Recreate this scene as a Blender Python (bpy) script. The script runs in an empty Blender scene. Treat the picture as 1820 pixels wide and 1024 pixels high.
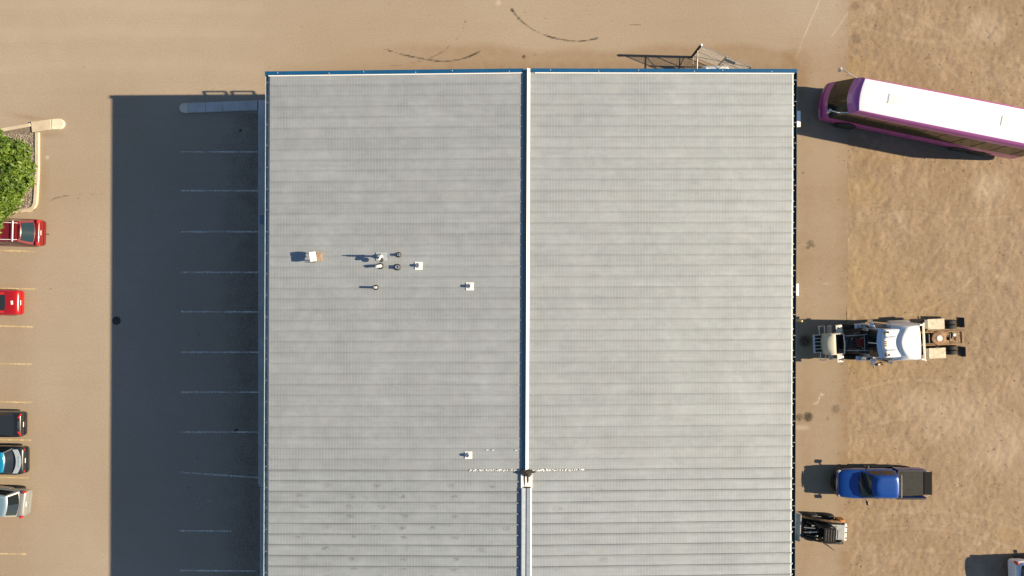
import bpy, bmesh, math, random
import numpy as np
from mathutils import Vector, Matrix, noise as mnoise

random.seed(7)
rng = np.random.default_rng(7)
R = math.radians
scene = bpy.context.scene

# ------------------------------------------------------------------ camera
CAM_Z = 48.15                       # drone height above the lot (m)
PPM = 26.0                          # photograph pixels per metre on the ground
cam_d = bpy.data.cameras.new('camera')
cam = bpy.data.objects.new('camera', cam_d)
scene.collection.objects.link(cam)
cam.location = (0, 0, CAM_Z)
cam.rotation_euler = (0, 0, 0)      # straight down, top of the picture = +Y
cam_d.sensor_width = 36.0
cam_d.lens = 36.0 * CAM_Z * PPM / 1820.0
cam_d.clip_start = 0.5
cam_d.clip_end = 3000
scene.camera = cam

# ------------------------------------------------------------------ sky and sun
SUN_EL = R(26.2)
SUN_DIR = Vector((-math.cos(SUN_EL), 0.025 * math.cos(SUN_EL), -math.sin(SUN_EL))).normalized()  # way the light travels
world = bpy.data.worlds.new('World')
scene.world = world
world.use_nodes = True
wn = world.node_tree.nodes
wl = world.node_tree.links
wn.clear()
sky = wn.new('ShaderNodeTexSky')
sky.sky_type = 'NISHITA'
sky.sun_disc = False
sky.sun_elevation = SUN_EL
sky.sun_rotation = R(91.4)
sky.altitude = 900
sky.air_density = 1.0
sky.dust_density = 0.35
sky.ozone_density = 1.0
bg = wn.new('ShaderNodeBackground')
bg.inputs['Strength'].default_value = 0.054
wo = wn.new('ShaderNodeOutputWorld')
wl.new(sky.outputs[0], bg.inputs[0])
wl.new(bg.outputs[0], wo.inputs[0])

sun_d = bpy.data.lights.new('sun', 'SUN')
sun_d.energy = 4.6
sun_d.angle = R(0.53)
sun_d.color = (1.0, 0.82, 0.56)
sun = bpy.data.objects.new('sun', sun_d)
scene.collection.objects.link(sun)
sun.rotation_mode = 'QUATERNION'
sun.rotation_quaternion = SUN_DIR.to_track_quat('-Z', 'Y')
sun.location = (60, 0, 60)

scene.view_settings.view_transform = 'Standard'
scene.view_settings.look = 'None'
scene.view_settings.exposure = 1.35
scene.view_settings.gamma = 1.0
scene.view_settings.use_curve_mapping = False
scene.render.engine = 'CYCLES'
scene.cycles.use_denoising = True
scene.cycles.max_bounces = 6
scene.cycles.caustics_reflective = False
scene.cycles.caustics_refractive = False

# ------------------------------------------------------------------ helpers
COL = scene.collection

def gx(px, z=0.0):
    return (px - 910.0) / PPM * (1 - z / CAM_Z)

def gy(py, z=0.0):
    return (512.0 - py) / PPM * (1 - z / CAM_Z)

def tag(o, label=None, cat=None, group=None, kind=None):
    if label: o['label'] = label
    if cat: o['category'] = cat
    if group: o['group'] = group
    if kind: o['kind'] = kind
    return o

def empty(name, loc=(0, 0, 0), rz=0.0):
    o = bpy.data.objects.new(name, None)
    o.location = loc
    o.rotation_euler = (0, 0, rz)
    o.empty_display_size = 0.3
    COL.objects.link(o)
    return o

def mk(name, verts, faces, mat, parent=None, smooth=None, bevel=0, seg=2, subsurf=0):
    me = bpy.data.meshes.new(name)
    me.from_pydata([tuple(v) for v in verts], [], [tuple(f) for f in faces])
    me.update()
    if mat: me.materials.append(mat)
    if smooth is not None:
        me.polygons.foreach_set('use_smooth', [True] * len(me.polygons))
        me.set_sharp_from_angle(angle=R(smooth))
    o = bpy.data.objects.new(name, me)
    if parent: o.parent = parent
    COL.objects.link(o)
    if bevel:
        b = o.modifiers.new('bevel', 'BEVEL')
        b.width = bevel; b.segments = seg; b.limit_method = 'ANGLE'; b.angle_limit = R(35)
        b.harden_normals = False
    if subsurf:
        s = o.modifiers.new('subsurf', 'SUBSURF')
        s.levels = subsurf; s.render_levels = subsurf
    return o

def inst(name, data, parent=None, loc=(0, 0, 0), rz=0.0):
    o = bpy.data.objects.new(name, data)
    o.location = loc; o.rotation_euler = (0, 0, rz)
    if parent: o.parent = parent
    COL.objects.link(o)
    return o

class MB:
    """collects shapes; build() links them as one mesh object"""
    def __init__(s):
        s.v = []; s.f = []
    def add(s, verts, faces):
        n = len(s.v)
        s.v += [tuple(v) for v in verts]
        s.f += [tuple(i + n for i in f) for f in faces]
        return s
    def box(s, c, d, rz=0.0, ry=0.0, rx=0.0, top=1.0, topy=None):
        hx, hy, hz = d[0] / 2, d[1] / 2, d[2] / 2
        ty = top if topy is None else topy
        vs = [Vector((x * hx * (top if z > 0 else 1), y * hy * (ty if z > 0 else 1), z * hz)) for x in (-1, 1) for y in (-1, 1) for z in (-1, 1)]
        if rz or ry or rx:
            m = Matrix.Rotation(rz, 3, 'Z') @ Matrix.Rotation(ry, 3, 'Y') @ Matrix.Rotation(rx, 3, 'X')
            vs = [m @ v for v in vs]
        c = Vector(c)
        return s.add([v + c for v in vs], [(0, 1, 3, 2), (4, 6, 7, 5), (0, 4, 5, 1), (2, 3, 7, 6), (0, 2, 6, 4), (1, 5, 7, 3)])
    def cyl(s, a, b, r0, r1=None, n=14, caps=True):
        r1 = r0 if r1 is None else r1
        a = Vector(a); b = Vector(b); d = (b - a).normalized()
        u = d.orthogonal().normalized(); w = d.cross(u)
        vs = []
        for p, r in ((a, r0), (b, r1)):
            for i in range(n):
                t = 2 * math.pi * i / n
                vs.append(p + (u * math.cos(t) + w * math.sin(t)) * r)
        fs = [(i, (i + 1) % n, n + (i + 1) % n, n + i) for i in range(n)]
        if caps: fs += [tuple(range(n - 1, -1, -1)), tuple(range(n, 2 * n))]
        return s.add(vs, fs)
    def tube(s, pts, r, n=8):
        pts = [Vector(p) for p in pts]
        vs = []; u = None
        for i, p in enumerate(pts):
            d = (pts[min(i + 1, len(pts) - 1)] - pts[max(i - 1, 0)]).normalized()
            if u is None: u = d.orthogonal().normalized()
            u = (u - d * u.dot(d)).normalized(); w = d.cross(u)
            rr = r[i] if isinstance(r, (list, tuple)) else r
            vs += [p + (u * math.cos(2 * math.pi * k / n) + w * math.sin(2 * math.pi * k / n)) * rr for k in range(n)]
        fs = []
        for i in range(len(pts) - 1):
            for k in range(n):
                fs.append((i * n + k, i * n + (k + 1) % n, (i + 1) * n + (k + 1) % n, (i + 1) * n + k))
        fs += [tuple(range(n - 1, -1, -1)), tuple(range((len(pts) - 1) * n, len(pts) * n))]
        return s.add(vs, fs)
    def loft(s, rings, caps=True, closed=True):
        n = len(rings[0]); vs = [p for r in rings for p in r]; fs = []
        m = n if closed else n - 1
        for i in range(len(rings) - 1):
            for k in range(m):
                fs.append((i * n + k, i * n + (k + 1) % n, (i + 1) * n + (k + 1) % n, (i + 1) * n + k))
        if caps:
            fs += [tuple(range(n - 1, -1, -1)), tuple(range((len(rings) - 1) * n, len(rings) * n))]
        return s.add(vs, fs)
    def lathe(s, prof, c=(0, 0, 0), axis='Y', n=24):
        """prof: list of (radius, offset along axis)"""
        rings = []
        for r, t in prof:
            ring = []
            for i in range(n):
                a = 2 * math.pi * i / n
                x, y = r * math.cos(a), r * math.sin(a)
                p = {'Y': (x, t, y), 'Z': (x, y, t), 'X': (t, x, y)}[axis]
                ring.append((p[0] + c[0], p[1] + c[1], p[2] + c[2]))
            rings.append(ring)
        return s.loft(rings)
    def prism(s, poly, z0, z1):
        n = len(poly)
        vs = [(x, y, z0) for x, y in poly] + [(x, y, z1) for x, y in poly]
        fs = [(i, (i + 1) % n, n + (i + 1) % n, n + i) for i in range(n)]
        fs += [tuple(range(n - 1, -1, -1)), tuple(range(n, 2 * n))]
        return s.add(vs, fs)
    def build(s, name, mat, parent=None, **k):
        return mk(name, s.v, s.f, mat, parent, **k)

# ------------------------------------------------------------------ materials
def nt(name):
    m = bpy.data.materials.new(name); m.use_nodes = True
    n = m.node_tree.nodes; l = m.node_tree.links
    return m, n, l, n['Principled BSDF']

def plain(name, col, rough=0.5, metal=0.0, coat=0.0, spec=0.5, var=0.0, vscale=3.0, bump=0.0, bscale=30.0, coatr=0.05):
    m, n, l, p = nt(name)
    p.inputs['Base Color'].default_value = (*col, 1)
    p.inputs['Roughness'].default_value = rough
    p.inputs['Metallic'].default_value = metal
    p.inputs['Coat Weight'].default_value = coat
    p.inputs['Coat Roughness'].default_value = coatr
    p.inputs['Specular IOR Level'].default_value = spec
    if var or bump:
        tc = n.new('ShaderNodeTexCoord')
    if var:
        nz = n.new('ShaderNodeTexNoise'); nz.inputs['Scale'].default_value = vscale; nz.inputs['Detail'].default_value = 6
        l.new(tc.outputs['Object'], nz.inputs['Vector'])
        rp = n.new('ShaderNodeValToRGB')
        rp.color_ramp.elements[0].position = 0.3; rp.color_ramp.elements[1].position = 0.7
        rp.color_ramp.elements[0].color = (*[c * (1 - var) for c in col], 1)
        rp.color_ramp.elements[1].color = (*[min(1, c * (1 + var)) for c in col], 1)
        l.new(nz.outputs[0], rp.inputs[0]); l.new(rp.outputs[0], p.inputs['Base Color'])
    if bump:
        nb = n.new('ShaderNodeTexNoise'); nb.inputs['Scale'].default_value = bscale; nb.inputs['Detail'].default_value = 4
        l.new(tc.outputs['Object'], nb.inputs['Vector'])
        b = n.new('ShaderNodeBump'); b.inputs['Strength'].default_value = bump; b.inputs['Distance'].default_value = 0.02
        l.new(nb.outputs[0], b.inputs['Height']); l.new(b.outputs[0], p.inputs['Normal'])
    return m

class NG:
    """small node-graph helper"""
    def __init__(s, n, l):
        s.n = n; s.l = l
    def noise(s, vec, scale, detail=6, rough=0.55, dist=0.0):
        t = s.n.new('ShaderNodeTexNoise')
        t.inputs['Scale'].default_value = scale; t.inputs['Detail'].default_value = detail
        t.inputs['Roughness'].default_value = rough; t.inputs['Distortion'].default_value = dist
        s.l.new(vec, t.inputs['Vector']); return t.outputs[0]
    def ramp(s, fac, a, b, ca=(0, 0, 0), cb=(1, 1, 1)):
        r = s.n.new('ShaderNodeValToRGB')
        e = r.color_ramp.elements
        e[0].position = a; e[1].position = b
        e[0].color = (*ca, 1); e[1].color = (*cb, 1)
        s.l.new(fac, r.inputs[0]); return r.outputs[0]
    def mix(s, fac, a, b, mode='MIX'):
        m = s.n.new('ShaderNodeMix'); m.data_type = 'RGBA'; m.blend_type = mode
        for sock, val in ((m.inputs[0], fac), (m.inputs[6], a), (m.inputs[7], b)):
            if isinstance(val, (int, float)): sock.default_value = val
            elif isinstance(val, tuple): sock.default_value = (*val, 1)
            else: s.l.new(val, sock)
        return m.outputs[2]
    def math(s, op, a, b=0.0):
        m = s.n.new('ShaderNodeMath'); m.operation = op
        for sock, val in ((m.inputs[0], a), (m.inputs[1], b)):
            if isinstance(val, (int, float)): sock.default_value = val
            else: s.l.new(val, sock)
        return m.outputs[0]
    def attr(s, name):
        a = s.n.new('ShaderNodeAttribute'); a.attribute_name = name; return a.outputs['Fac']
    def map(s, vec, scale=(1, 1, 1), rz=0.0):
        m = s.n.new('ShaderNodeMapping'); m.inputs['Scale'].default_value = scale; m.inputs['Rotation'].default_value = (0, 0, rz)
        s.l.new(vec, m.inputs['Vector']); return m.outputs[0]
    def pos(s):
        return s.n.new('ShaderNodeNewGeometry').outputs['Position']
    def bump(s, h, strength, dist, bsdf):
        b = s.n.new('ShaderNodeBump'); b.inputs['Strength'].default_value = strength; b.inputs['Distance'].default_value = dist
        s.l.new(h, b.inputs['Height']); s.l.new(b.outputs[0], bsdf.inputs['Normal'])

def pavement_mat():
    m, n, l, p = nt('dusty_asphalt'); g = NG(n, l); P = g.pos()
    big = g.noise(P, 0.09, 4); mid = g.noise(P, 0.7, 6, 0.6); fine = g.noise(P, 9.0, 4, 0.7); grit = g.noise(P, 30.0, 2, 0.7)
    c = g.mix(g.ramp(big, .35, .65), (.298, .243, .186), (.338, .285, .228))
    c = g.mix(g.math('MULTIPLY', g.ramp(mid, .35, .75), .35), c, (.285, .232, .178))
    c = g.mix(g.math('MULTIPLY', g.ramp(fine, .42, .70), .50), c, (.19, .155, .12))
    c = g.mix(g.math('MULTIPLY', g.ramp(grit, .52, .75), .5), c, (.46, .40, .32))
    # faint brushed streaks from sweeping / traffic
    st = g.noise(g.map(P, (.06, 1.6, 1)), 1.0, 5, .6)
    c = g.mix(g.math('MULTIPLY', g.ramp(st, .5, .75), .18), c, (.245, .195, .145))
    dn = g.noise(P, 1.8, 6, .65)
    dirt = g.math('MULTIPLY', g.attr('dirt'), g.math('ADD', g.math('MULTIPLY', dn, 1.1), .3))
    c = g.mix(dirt, c, (.215, .147, .092))
    c = g.mix(g.math('MULTIPLY', g.attr('pale'), g.ramp(fine, .3, .6)), c, (.50, .44, .37))
    sn = g.math('MULTIPLY', g.attr('stain_shade'), g.math('ADD', g.math('MULTIPLY', g.noise(P, 7.0, 5, .7), 1.7), .05))
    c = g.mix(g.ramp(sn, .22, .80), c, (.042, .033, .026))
    l.new(c, p.inputs['Base Color'])
    p.inputs['Roughness'].default_value = .95; p.inputs['Specular IOR Level'].default_value = .15
    g.bump(g.math('ADD', g.math('MULTIPLY', fine, .6), g.math('MULTIPLY', grit, .5)), .12, .02, p)
    return m

def dirt_mat():
    m, n, l, p = nt('dry_dirt'); g = NG(n, l); P = g.pos()
    big = g.noise(P, 0.16, 5, .6); mid = g.noise(P, 0.9, 7, 0.65, .4); fine = g.noise(P, 7.0, 6, 0.72); grit = g.noise(P, 24.0, 3, .7)
    c = g.mix(g.ramp(big, .35, .65), (.246, .180, .121), (.292, .219, .153))
    c = g.mix(g.math('MULTIPLY', g.ramp(mid, .42, .72), .32), c, (.215, .152, .100))
    c = g.mix(g.math('MULTIPLY', g.ramp(g.noise(P, 0.55, 7, .7, .6), .52, .78), .55), c, (.42, .345, .262))
    c = g.mix(g.math('MULTIPLY', g.ramp(fine, .47, .70), .48), c, (.150, .106, .070))
    c = g.mix(g.math('MULTIPLY', g.ramp(grit, .56, .78), .5), c, (.43, .36, .28))
    st = g.noise(g.map(P, (.35, 2.2, 1), R(-32)), 1.0, 6, .65)
    c = g.mix(g.math('MULTIPLY', g.ramp(st, .5, .72), .38), c, (.215, .155, .10))
    och = g.math('MULTIPLY', g.attr('ochre'), g.ramp(g.noise(P, 1.5, 6, .65), .3, .65))
    c = g.mix(och, c, (.325, .240, .120))
    c = g.mix(g.math('MULTIPLY', g.attr('pale'), g.ramp(fine, .25, .6)), c, (.45, .38, .30))
    sn = g.math('MULTIPLY', g.attr('stain_shade'), g.math('ADD', g.math('MULTIPLY', g.noise(P, 6.0, 5, .7), 1.6), .1))
    c = g.mix(g.ramp(sn, .15, .9), c, (.085, .062, .045))
    l.new(c, p.inputs['Base Color'])
    p.inputs['Roughness'].default_value = .97; p.inputs['Specular IOR Level'].default_value = .1
    g.bump(g.math('ADD', fine, g.math('MULTIPLY', grit, .5)), .5, .035, p)
    return m

def roof_mat(name, base, dirtline, scuff):
    m, n, l, p = nt(name); g = NG(n, l); P = g.pos()
    oi = n.new('ShaderNodeObjectInfo').outputs['Random']
    tc = n.new('ShaderNodeTexCoord').outputs['Object']
    c = g.mix(oi, tuple(b * .94 for b in base), tuple(b * 1.05 for b in base))
    blot = g.noise(P, .33, 5, .6)
    c = g.mix(g.math('MULTIPLY', g.ramp(blot, .35, .68), .45), c, tuple(b * .78 for b in base))
    c = g.mix(g.math('MULTIPLY', g.ramp(g.noise(g.map(P, (.6, 1.8, 1)), 1.1, 6, .65), .50, .70), .40), c, tuple(min(1, b * 1.22) for b in base))
    streak = g.noise(g.map(P, (.25, 3.2, 1)), 1.0, 6, .65)
    c = g.mix(g.math('MULTIPLY', g.ramp(streak, .42, .72), .42), c, tuple(b * .70 for b in base))
    # soft lighter and darker bands over the purlins, and two pressed stiffening lines per pan
    pur = g.noise(g.map(P, (1.0, .02, 1)), .75, 3, .6)
    c = g.mix(g.math('MULTIPLY', g.ramp(pur, .40, .62), .22), c, tuple(b * .80 for b in base))
    mot = g.noise(P, 1.7, 7, .7)
    c = g.mix(g.math('MULTIPLY', g.ramp(mot, .42, .66), .34), c, tuple(min(1, b * 1.20) for b in base))
    sx = n.new('ShaderNodeSeparateXYZ'); l.new(tc, sx.inputs[0])
    fl_ = g.math('SINE', g.math('MULTIPLY', sx.outputs[1], 29.7))
    c = g.mix(g.math('MULTIPLY', g.math('MULTIPLY', g.ramp(fl_, .55, 1.0), g.ramp(g.noise(g.map(P, (.3, 2.0, 1)), 1.0, 4, .6), .35, .6)), .17), c, tuple(b * .6 for b in base))
    # warm/cool patchiness of weathered zinc
    wz = g.noise(P, .8, 3, .5)
    c = g.mix(g.math('MULTIPLY', g.ramp(wz, .5, .7), .30), c, (base[0] * 1.05, base[1] * .97, base[2] * .92))
    # pencil ribs pressed across the pan
    wv = n.new('ShaderNodeTexWave'); wv.wave_type = 'BANDS'; wv.bands_direction = 'X'
    wv.inputs['Scale'].default_value = 1.75; wv.inputs['Distortion'].default_value = .25; wv.inputs['Detail'].default_value = 1
    l.new(P, wv.inputs['Vector'])
    rib = g.math('MULTIPLY', g.ramp(wv.outputs[1], .0, .6), g.ramp(g.noise(P, .45, 5, .6), .36, .66))
    c = g.mix(g.math('MULTIPLY', rib, .42), c, tuple(b * .62 for b in base))
    sp = g.noise(P, 4.0, 4, .7)
    c = g.mix(g.math('MULTIPLY', g.ramp(sp, .60, .72), .25), c, tuple(b * .55 for b in base))
    # grime caught along the seam: object y runs across the panel
    seam = g.math('MULTIPLY', g.ramp(sx.outputs[1], .47, .56), g.ramp(g.noise(g.map(P, (.35, 1.2, 1)), 1.0, 5, .6), .28, .62))
    c = g.mix(g.math('MULTIPLY', seam, dirtline), c, tuple(b * .38 for b in base))
    # scuffs and handling marks
    c = g.mix(g.math('MULTIPLY', g.ramp(sx.outputs[1], .12, .58), dirtline * .30), c, tuple(b * .62 for b in base))
    sc = g.noise(g.map(P, (1.0, 1.5, 1)), 1.35, 3, .75)
    c = g.mix(g.math('MULTIPLY', g.ramp(sc, .61, .72), scuff), c, tuple(b * .5 for b in base))
    l.new(c, p.inputs['Base Color'])
    p.inputs['Metallic'].default_value = .30
    rr = g.ramp(g.noise(P, 1.3, 4, .6), .3, .7, (.60, .60, .60), (.74, .74, .74))
    l.new(rr, p.inputs['Roughness'])
    p.inputs['Specular IOR Level'].default_value = .4
    g.bump(g.math('ADD', g.math('MULTIPLY', wv.outputs[1], .25), g.noise(P, 2.2, 2, .5)), .10, .03, p)
    return m

def worn_paint(name, col, wear):
    m, n, l, p = nt(name); g = NG(n, l); P = g.pos()
    p.inputs['Base Color'].default_value = (*col, 1)
    p.inputs['Roughness'].default_value = .9; p.inputs['Specular IOR Level'].default_value = .15
    tr = n.new('ShaderNodeBsdfTransparent'); mx = n.new('ShaderNodeMixShader')
    a = g.math('MULTIPLY', g.ramp(g.noise(P, 9.0, 5, .7), .36, .58), g.ramp(g.noise(P, .9, 3, .6), .25, .6))
    a = g.math('ADD', g.math('MULTIPLY', a, 1 - wear), (1 - wear) * .25)
    l.new(a, mx.inputs[0]); l.new(tr.outputs[0], mx.inputs[1]); l.new(p.outputs[0], mx.inputs[2])
    l.new(mx.outputs[0], n['Material Output'].inputs[0])
    return m

def concrete_mat(name, col, bump=.2):
    m, n, l, p = nt(name); g = NG(n, l); P = g.pos()
    c = g.mix(g.ramp(g.noise(P, 1.2, 6, .65), .3, .7), tuple(x * .82 for x in col), tuple(x * 1.1 for x in col))
    c = g.mix(g.math('MULTIPLY', g.ramp(g.noise(P, 14, 4, .7), .5, .75), .4), c, tuple(x * .6 for x in col))
    l.new(c, p.inputs['Base Color']); p.inputs['Roughness'].default_value = .92; p.inputs['Specular IOR Level'].default_value = .2
    g.bump(g.noise(P, 18, 4, .7), bump, .02, p)
    return m

def glass_clear(name):
    m, n, l, p = nt(name)
    tr = n.new('ShaderNodeBsdfTransparent'); gl = n.new('ShaderNodeBsdfGlossy'); mx = n.new('ShaderNodeMixShader')
    gl.inputs['Roughness'].default_value = .03; tr.inputs['Color'].default_value = (.9, .93, .92, 1)
    mx.inputs[0].default_value = .08; l.new(tr.outputs[0], mx.inputs[1]); l.new(gl.outputs[0], mx.inputs[2])
    l.new(mx.outputs[0], n['Material Output'].inputs[0]); n.remove(p)
    return m

def leaf_mat():
    m, n, l, p = nt('leaf_green'); g = NG(n, l); P = g.pos()
    wn_ = n.new('ShaderNodeTexWhiteNoise'); wn_.noise_dimensions = '3D'
    at = n.new('ShaderNodeAttribute'); at.attribute_name = 'tone'
    c = g.mix(at.outputs['Fac'], (.036, .085, .010), (.165, .245, .022))
    l.new(c, p.inputs['Base Color']); p.inputs['Roughness'].default_value = .5
    tl = n.new('ShaderNodeBsdfTranslucent'); ad = n.new('ShaderNodeMixShader'); ad.inputs[0].default_value = .3
    l.new(c, tl.inputs[0]); l.new(p.outputs[0], ad.inputs[1]); l.new(tl.outputs[0], ad.inputs[2])
    l.new(ad.outputs[0], n['Material Output'].inputs[0])
    return m

M = {}
M['pave'] = pavement_mat()
M['dirt'] = dirt_mat()
M['roof_old'] = roof_mat('galvanised_roof', (.326, .358, .389), .10, .16)
M['roof_new'] = roof_mat('galvalume_roof', (.330, .367, .404), .48, .22)
M['white_line'] = worn_paint('worn_white_paint', (.70, .66, .58), .12)
M['yellow_line'] = worn_paint('worn_yellow_paint', (.66, .52, .30), .25)
M['chalk'] = worn_paint('chalk_mark', (.55, .54, .52), .6)
M['kerb'] = concrete_mat('pale_concrete', (.50, .43, .33))
M['kerb_white'] = concrete_mat('whitewashed_concrete', (.66, .60, .48))
M['walk'] = concrete_mat('grey_concrete', (.46, .46, .45))
M['gravel'] = plain('grey_gravel', (.26, .23, .20), .9, var=.4, vscale=9)
M['stone'] = plain('yard_stone', (.30, .235, .175), .95, var=.35, vscale=3)
M['soil'] = plain('planter_soil', (.16, .13, .10), .95, var=.3, vscale=6, bump=.6, bscale=14)
M['blue'] = plain('blue_trim_paint', (.006, .076, .19), .4, spec=.5, var=.10, vscale=1.5)
M['ridge_blue'] = plain('dark_blue_ridge', (.010, .080, .115), .45, var=.15)
M['cap_white'] = plain('white_coated_steel', (.80, .79, .76), .4, var=.04)
M['cap_zinc'] = plain('zinc_flashing', (.40, .455, .52), .5, metal=.35, var=.10, vscale=4)
M['gutter'] = plain('pale_gutter_steel', (.24, .31, .36), .5, var=.15)
M['gutter_r'] = plain('dark_teal_gutter_steel', (.03, .07, .09), .45, var=.1)
M['wall'] = plain('cream_wall_steel', (.05, .09, .14), .5, var=.06)
M['black'] = plain('black_plastic', (.014, .014, .015), .45)
M['matte_black'] = plain('matte_black_plastic', (.012, .012, .013), .9, spec=.15)
M['coach_white'] = plain('coach_roof_white', (.74, .79, .86), .4, var=.02)
M['hatch'] = plain('grey_hatch_plastic', (.58, .61, .65), .5)
M['deck'] = plain('dirty_cream_plate', (.46, .40, .30), .6, var=.28, vscale=4)
M['rubber'] = plain('tyre_rubber', (.018, .018, .019), .85, bump=.3, bscale=40)
M['chrome'] = plain('chrome', (.72, .74, .77), .10, metal=1.0)
M['steel'] = plain('brushed_steel', (.50, .51, .52), .35, metal=.85, var=.12)
M['alu'] = plain('aluminium', (.62, .62, .61), .35, metal=.6, var=.08)
M['glass'] = plain('dark_glass', (.010, .014, .017), .06, spec=.7)
M['glass_teal'] = plain('windscreen_glass', (.012, .026, .032), .06, spec=.6)
M['glass_brown'] = plain('bronze_tinted_glass', (.045, .033, .014), .10, spec=.45)
M['pane'] = glass_clear('clear_pane')
M['white'] = plain('white_paint', (.80, .81, .82), .35, coat=.3, var=.03)
M['offwhite'] = plain('off_white_paint', (.74, .73, .69), .45, var=.06)
M['cream'] = plain('cream_paint', (.62, .57, .46), .40, coat=.3, var=.06)
M['rust'] = plain('rusty_steel', (.22, .125, .065), .8, var=.45, vscale=5, bump=.3)
M['tan'] = plain('weathered_timber', (.30, .22, .16), .8, var=.25, vscale=6)
M['dark'] = plain('dark_grimy_metal', (.035, .033, .032), .6, var=.5, vscale=8)
M['charred'] = plain('black_tar', (.018, .012, .010), .7, var=.3, vscale=8)
M['red_light'] = plain('red_lens', (.38, .012, .012), .2, coat=.6)
M['amber'] = plain('amber_lens', (.62, .22, .03), .25, coat=.5)
M['lamp'] = plain('clear_lens', (.22, .24, .26), .35)
M['plate'] = plain('number_plate', (.78, .77, .72), .5)
def scuff_mat():
    m, n, l, p = nt('grimy_scuff'); g = NG(n, l); P = g.pos()
    p.inputs['Base Color'].default_value = (.10, .095, .085, 1); p.inputs['Roughness'].default_value = .85
    tr = n.new('ShaderNodeBsdfTransparent'); mx = n.new('ShaderNodeMixShader')
    a = g.math('MULTIPLY', g.attr('soft'), g.ramp(g.noise(g.map(P, (1.0, 2.2, 1)), 3.2, 5, .7), .42, .68))
    l.new(g.math('MULTIPLY', a, .55), mx.inputs[0]); l.new(tr.outputs[0], mx.inputs[1]); l.new(p.outputs[0], mx.inputs[2])
    l.new(mx.outputs[0], n['Material Output'].inputs[0])
    return m
M['scuff'] = scuff_mat()
M['leaf'] = leaf_mat()
M['bark'] = plain('bark', (.10, .075, .055), .9, var=.3, bump=.5)
M['grey_paint'] = plain('grey_paint', (.30, .32, .34), .45, var=.10)
M['orange'] = plain('orange_paint', (.52, .19, .035), .45, var=.12)
M['bedliner'] = plain('grey_bed_liner', (.036, .037, .038), .85, spec=.2, var=.12, bump=.3, bscale=25)
M['yellow'] = plain('yellow_safety_paint', (.60, .46, .20), .5, var=.12)
M['iron'] = plain('cast_iron', (.045, .042, .040), .6, var=.3, bump=.5)
M['galv'] = plain('galvanised_pipe', (.36, .37, .38), .45, metal=.4, var=.15)
M['sealant'] = plain('white_sealant', (.85, .85, .83), .6)
M['sign_blue'] = plain('faded_blue_sign', (.16, .24, .30), .5)
M['leather_red'] = plain('red_engine_cover', (.20, .012, .010), .4, var=.2)

def paint(name, col, metal=.15, rough=.28):
    return plain(name, col, rough, metal=metal, coat=.8, coatr=.04)
# ------------------------------------------------------------------ ground sheets
def axis(dense0, dense1, step, far):
    d = np.arange(dense0, dense1 + 1e-6, step)
    return np.concatenate([[-far, -far / 3, dense0 - 25, dense0 - 6], d, [dense1 + 6, dense1 + 25, far / 3, far]])

def seg_dist(X, Y, pts):
    best = np.full(X.shape, 1e9)
    for (x0, y0), (x1, y1) in zip(pts[:-1], pts[1:]):
        dx, dy = x1 - x0, y1 - y0
        t = np.clip(((X - x0) * dx + (Y - y0) * dy) / (dx * dx + dy * dy + 1e-9), 0, 1)
        best = np.minimum(best, np.hypot(X - x0 - t * dx, Y - y0 - t * dy))
    return best

def smoothpath(pts, n=6):
    out = []
    for i in range(len(pts) - 1):
        p0 = pts[max(i - 1, 0)]; p1 = pts[i]; p2 = pts[i + 1]; p3 = pts[min(i + 2, len(pts) - 1)]
        for k in range(n):
            t = k / n
            out.append(tuple(.5 * (2 * p1[a] + (p2[a] - p0[a]) * t + (2 * p0[a] - 5 * p1[a] + 4 * p2[a] - p3[a]) * t * t + (3 * p1[a] - p0[a] - 3 * p2[a] + p3[a]) * t ** 3) for a in (0, 1)))
    out.append(pts[-1]); return out

def gp(*pts):
    return [(gx(a), gy(b)) for a, b in pts]

def sheet(name, xs, ys, zf, attrs, mat):
    X, Y = np.meshgrid(xs, ys)
    Z = zf(X, Y)
    if name == 'pavement':     # crumbled edge against the dirt yard
        ed = X > PAVE_EDGE - .001
        X = np.where(ed, X + vnoise(X, Y, ((.35, .05), (1.3, .05), (4.0, .05)), 31), X)
    ny, nx = X.shape
    co = np.stack([X, Y, Z], -1).reshape(-1, 3).astype(np.float32)
    i = np.arange((ny - 1) * (nx - 1)); r = i // (nx - 1); c = i % (nx - 1); a = r * nx + c
    quads = np.stack([a, a + 1, a + 1 + nx, a + nx], -1).astype(np.int32)
    me = bpy.data.meshes.new(name)
    me.vertices.add(len(co)); me.vertices.foreach_set('co', co.ravel())
    me.loops.add(quads.size); me.loops.foreach_set('vertex_index', quads.ravel())
    me.polygons.add(len(quads)); me.polygons.foreach_set('loop_start', np.arange(0, quads.size, 4, dtype=np.int32))
    me.polygons.foreach_set('use_smooth', np.ones(len(quads), bool))
    me.update(calc_edges=True)
    for k, v in attrs(X, Y).items():
        at = me.attributes.new(k, 'FLOAT', 'POINT'); at.data.foreach_set('value', v.ravel().astype(np.float32))
    me.materials.append(mat)
    o = bpy.data.objects.new(name, me); COL.objects.link(o)
    return tag(o, kind='structure')

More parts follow.
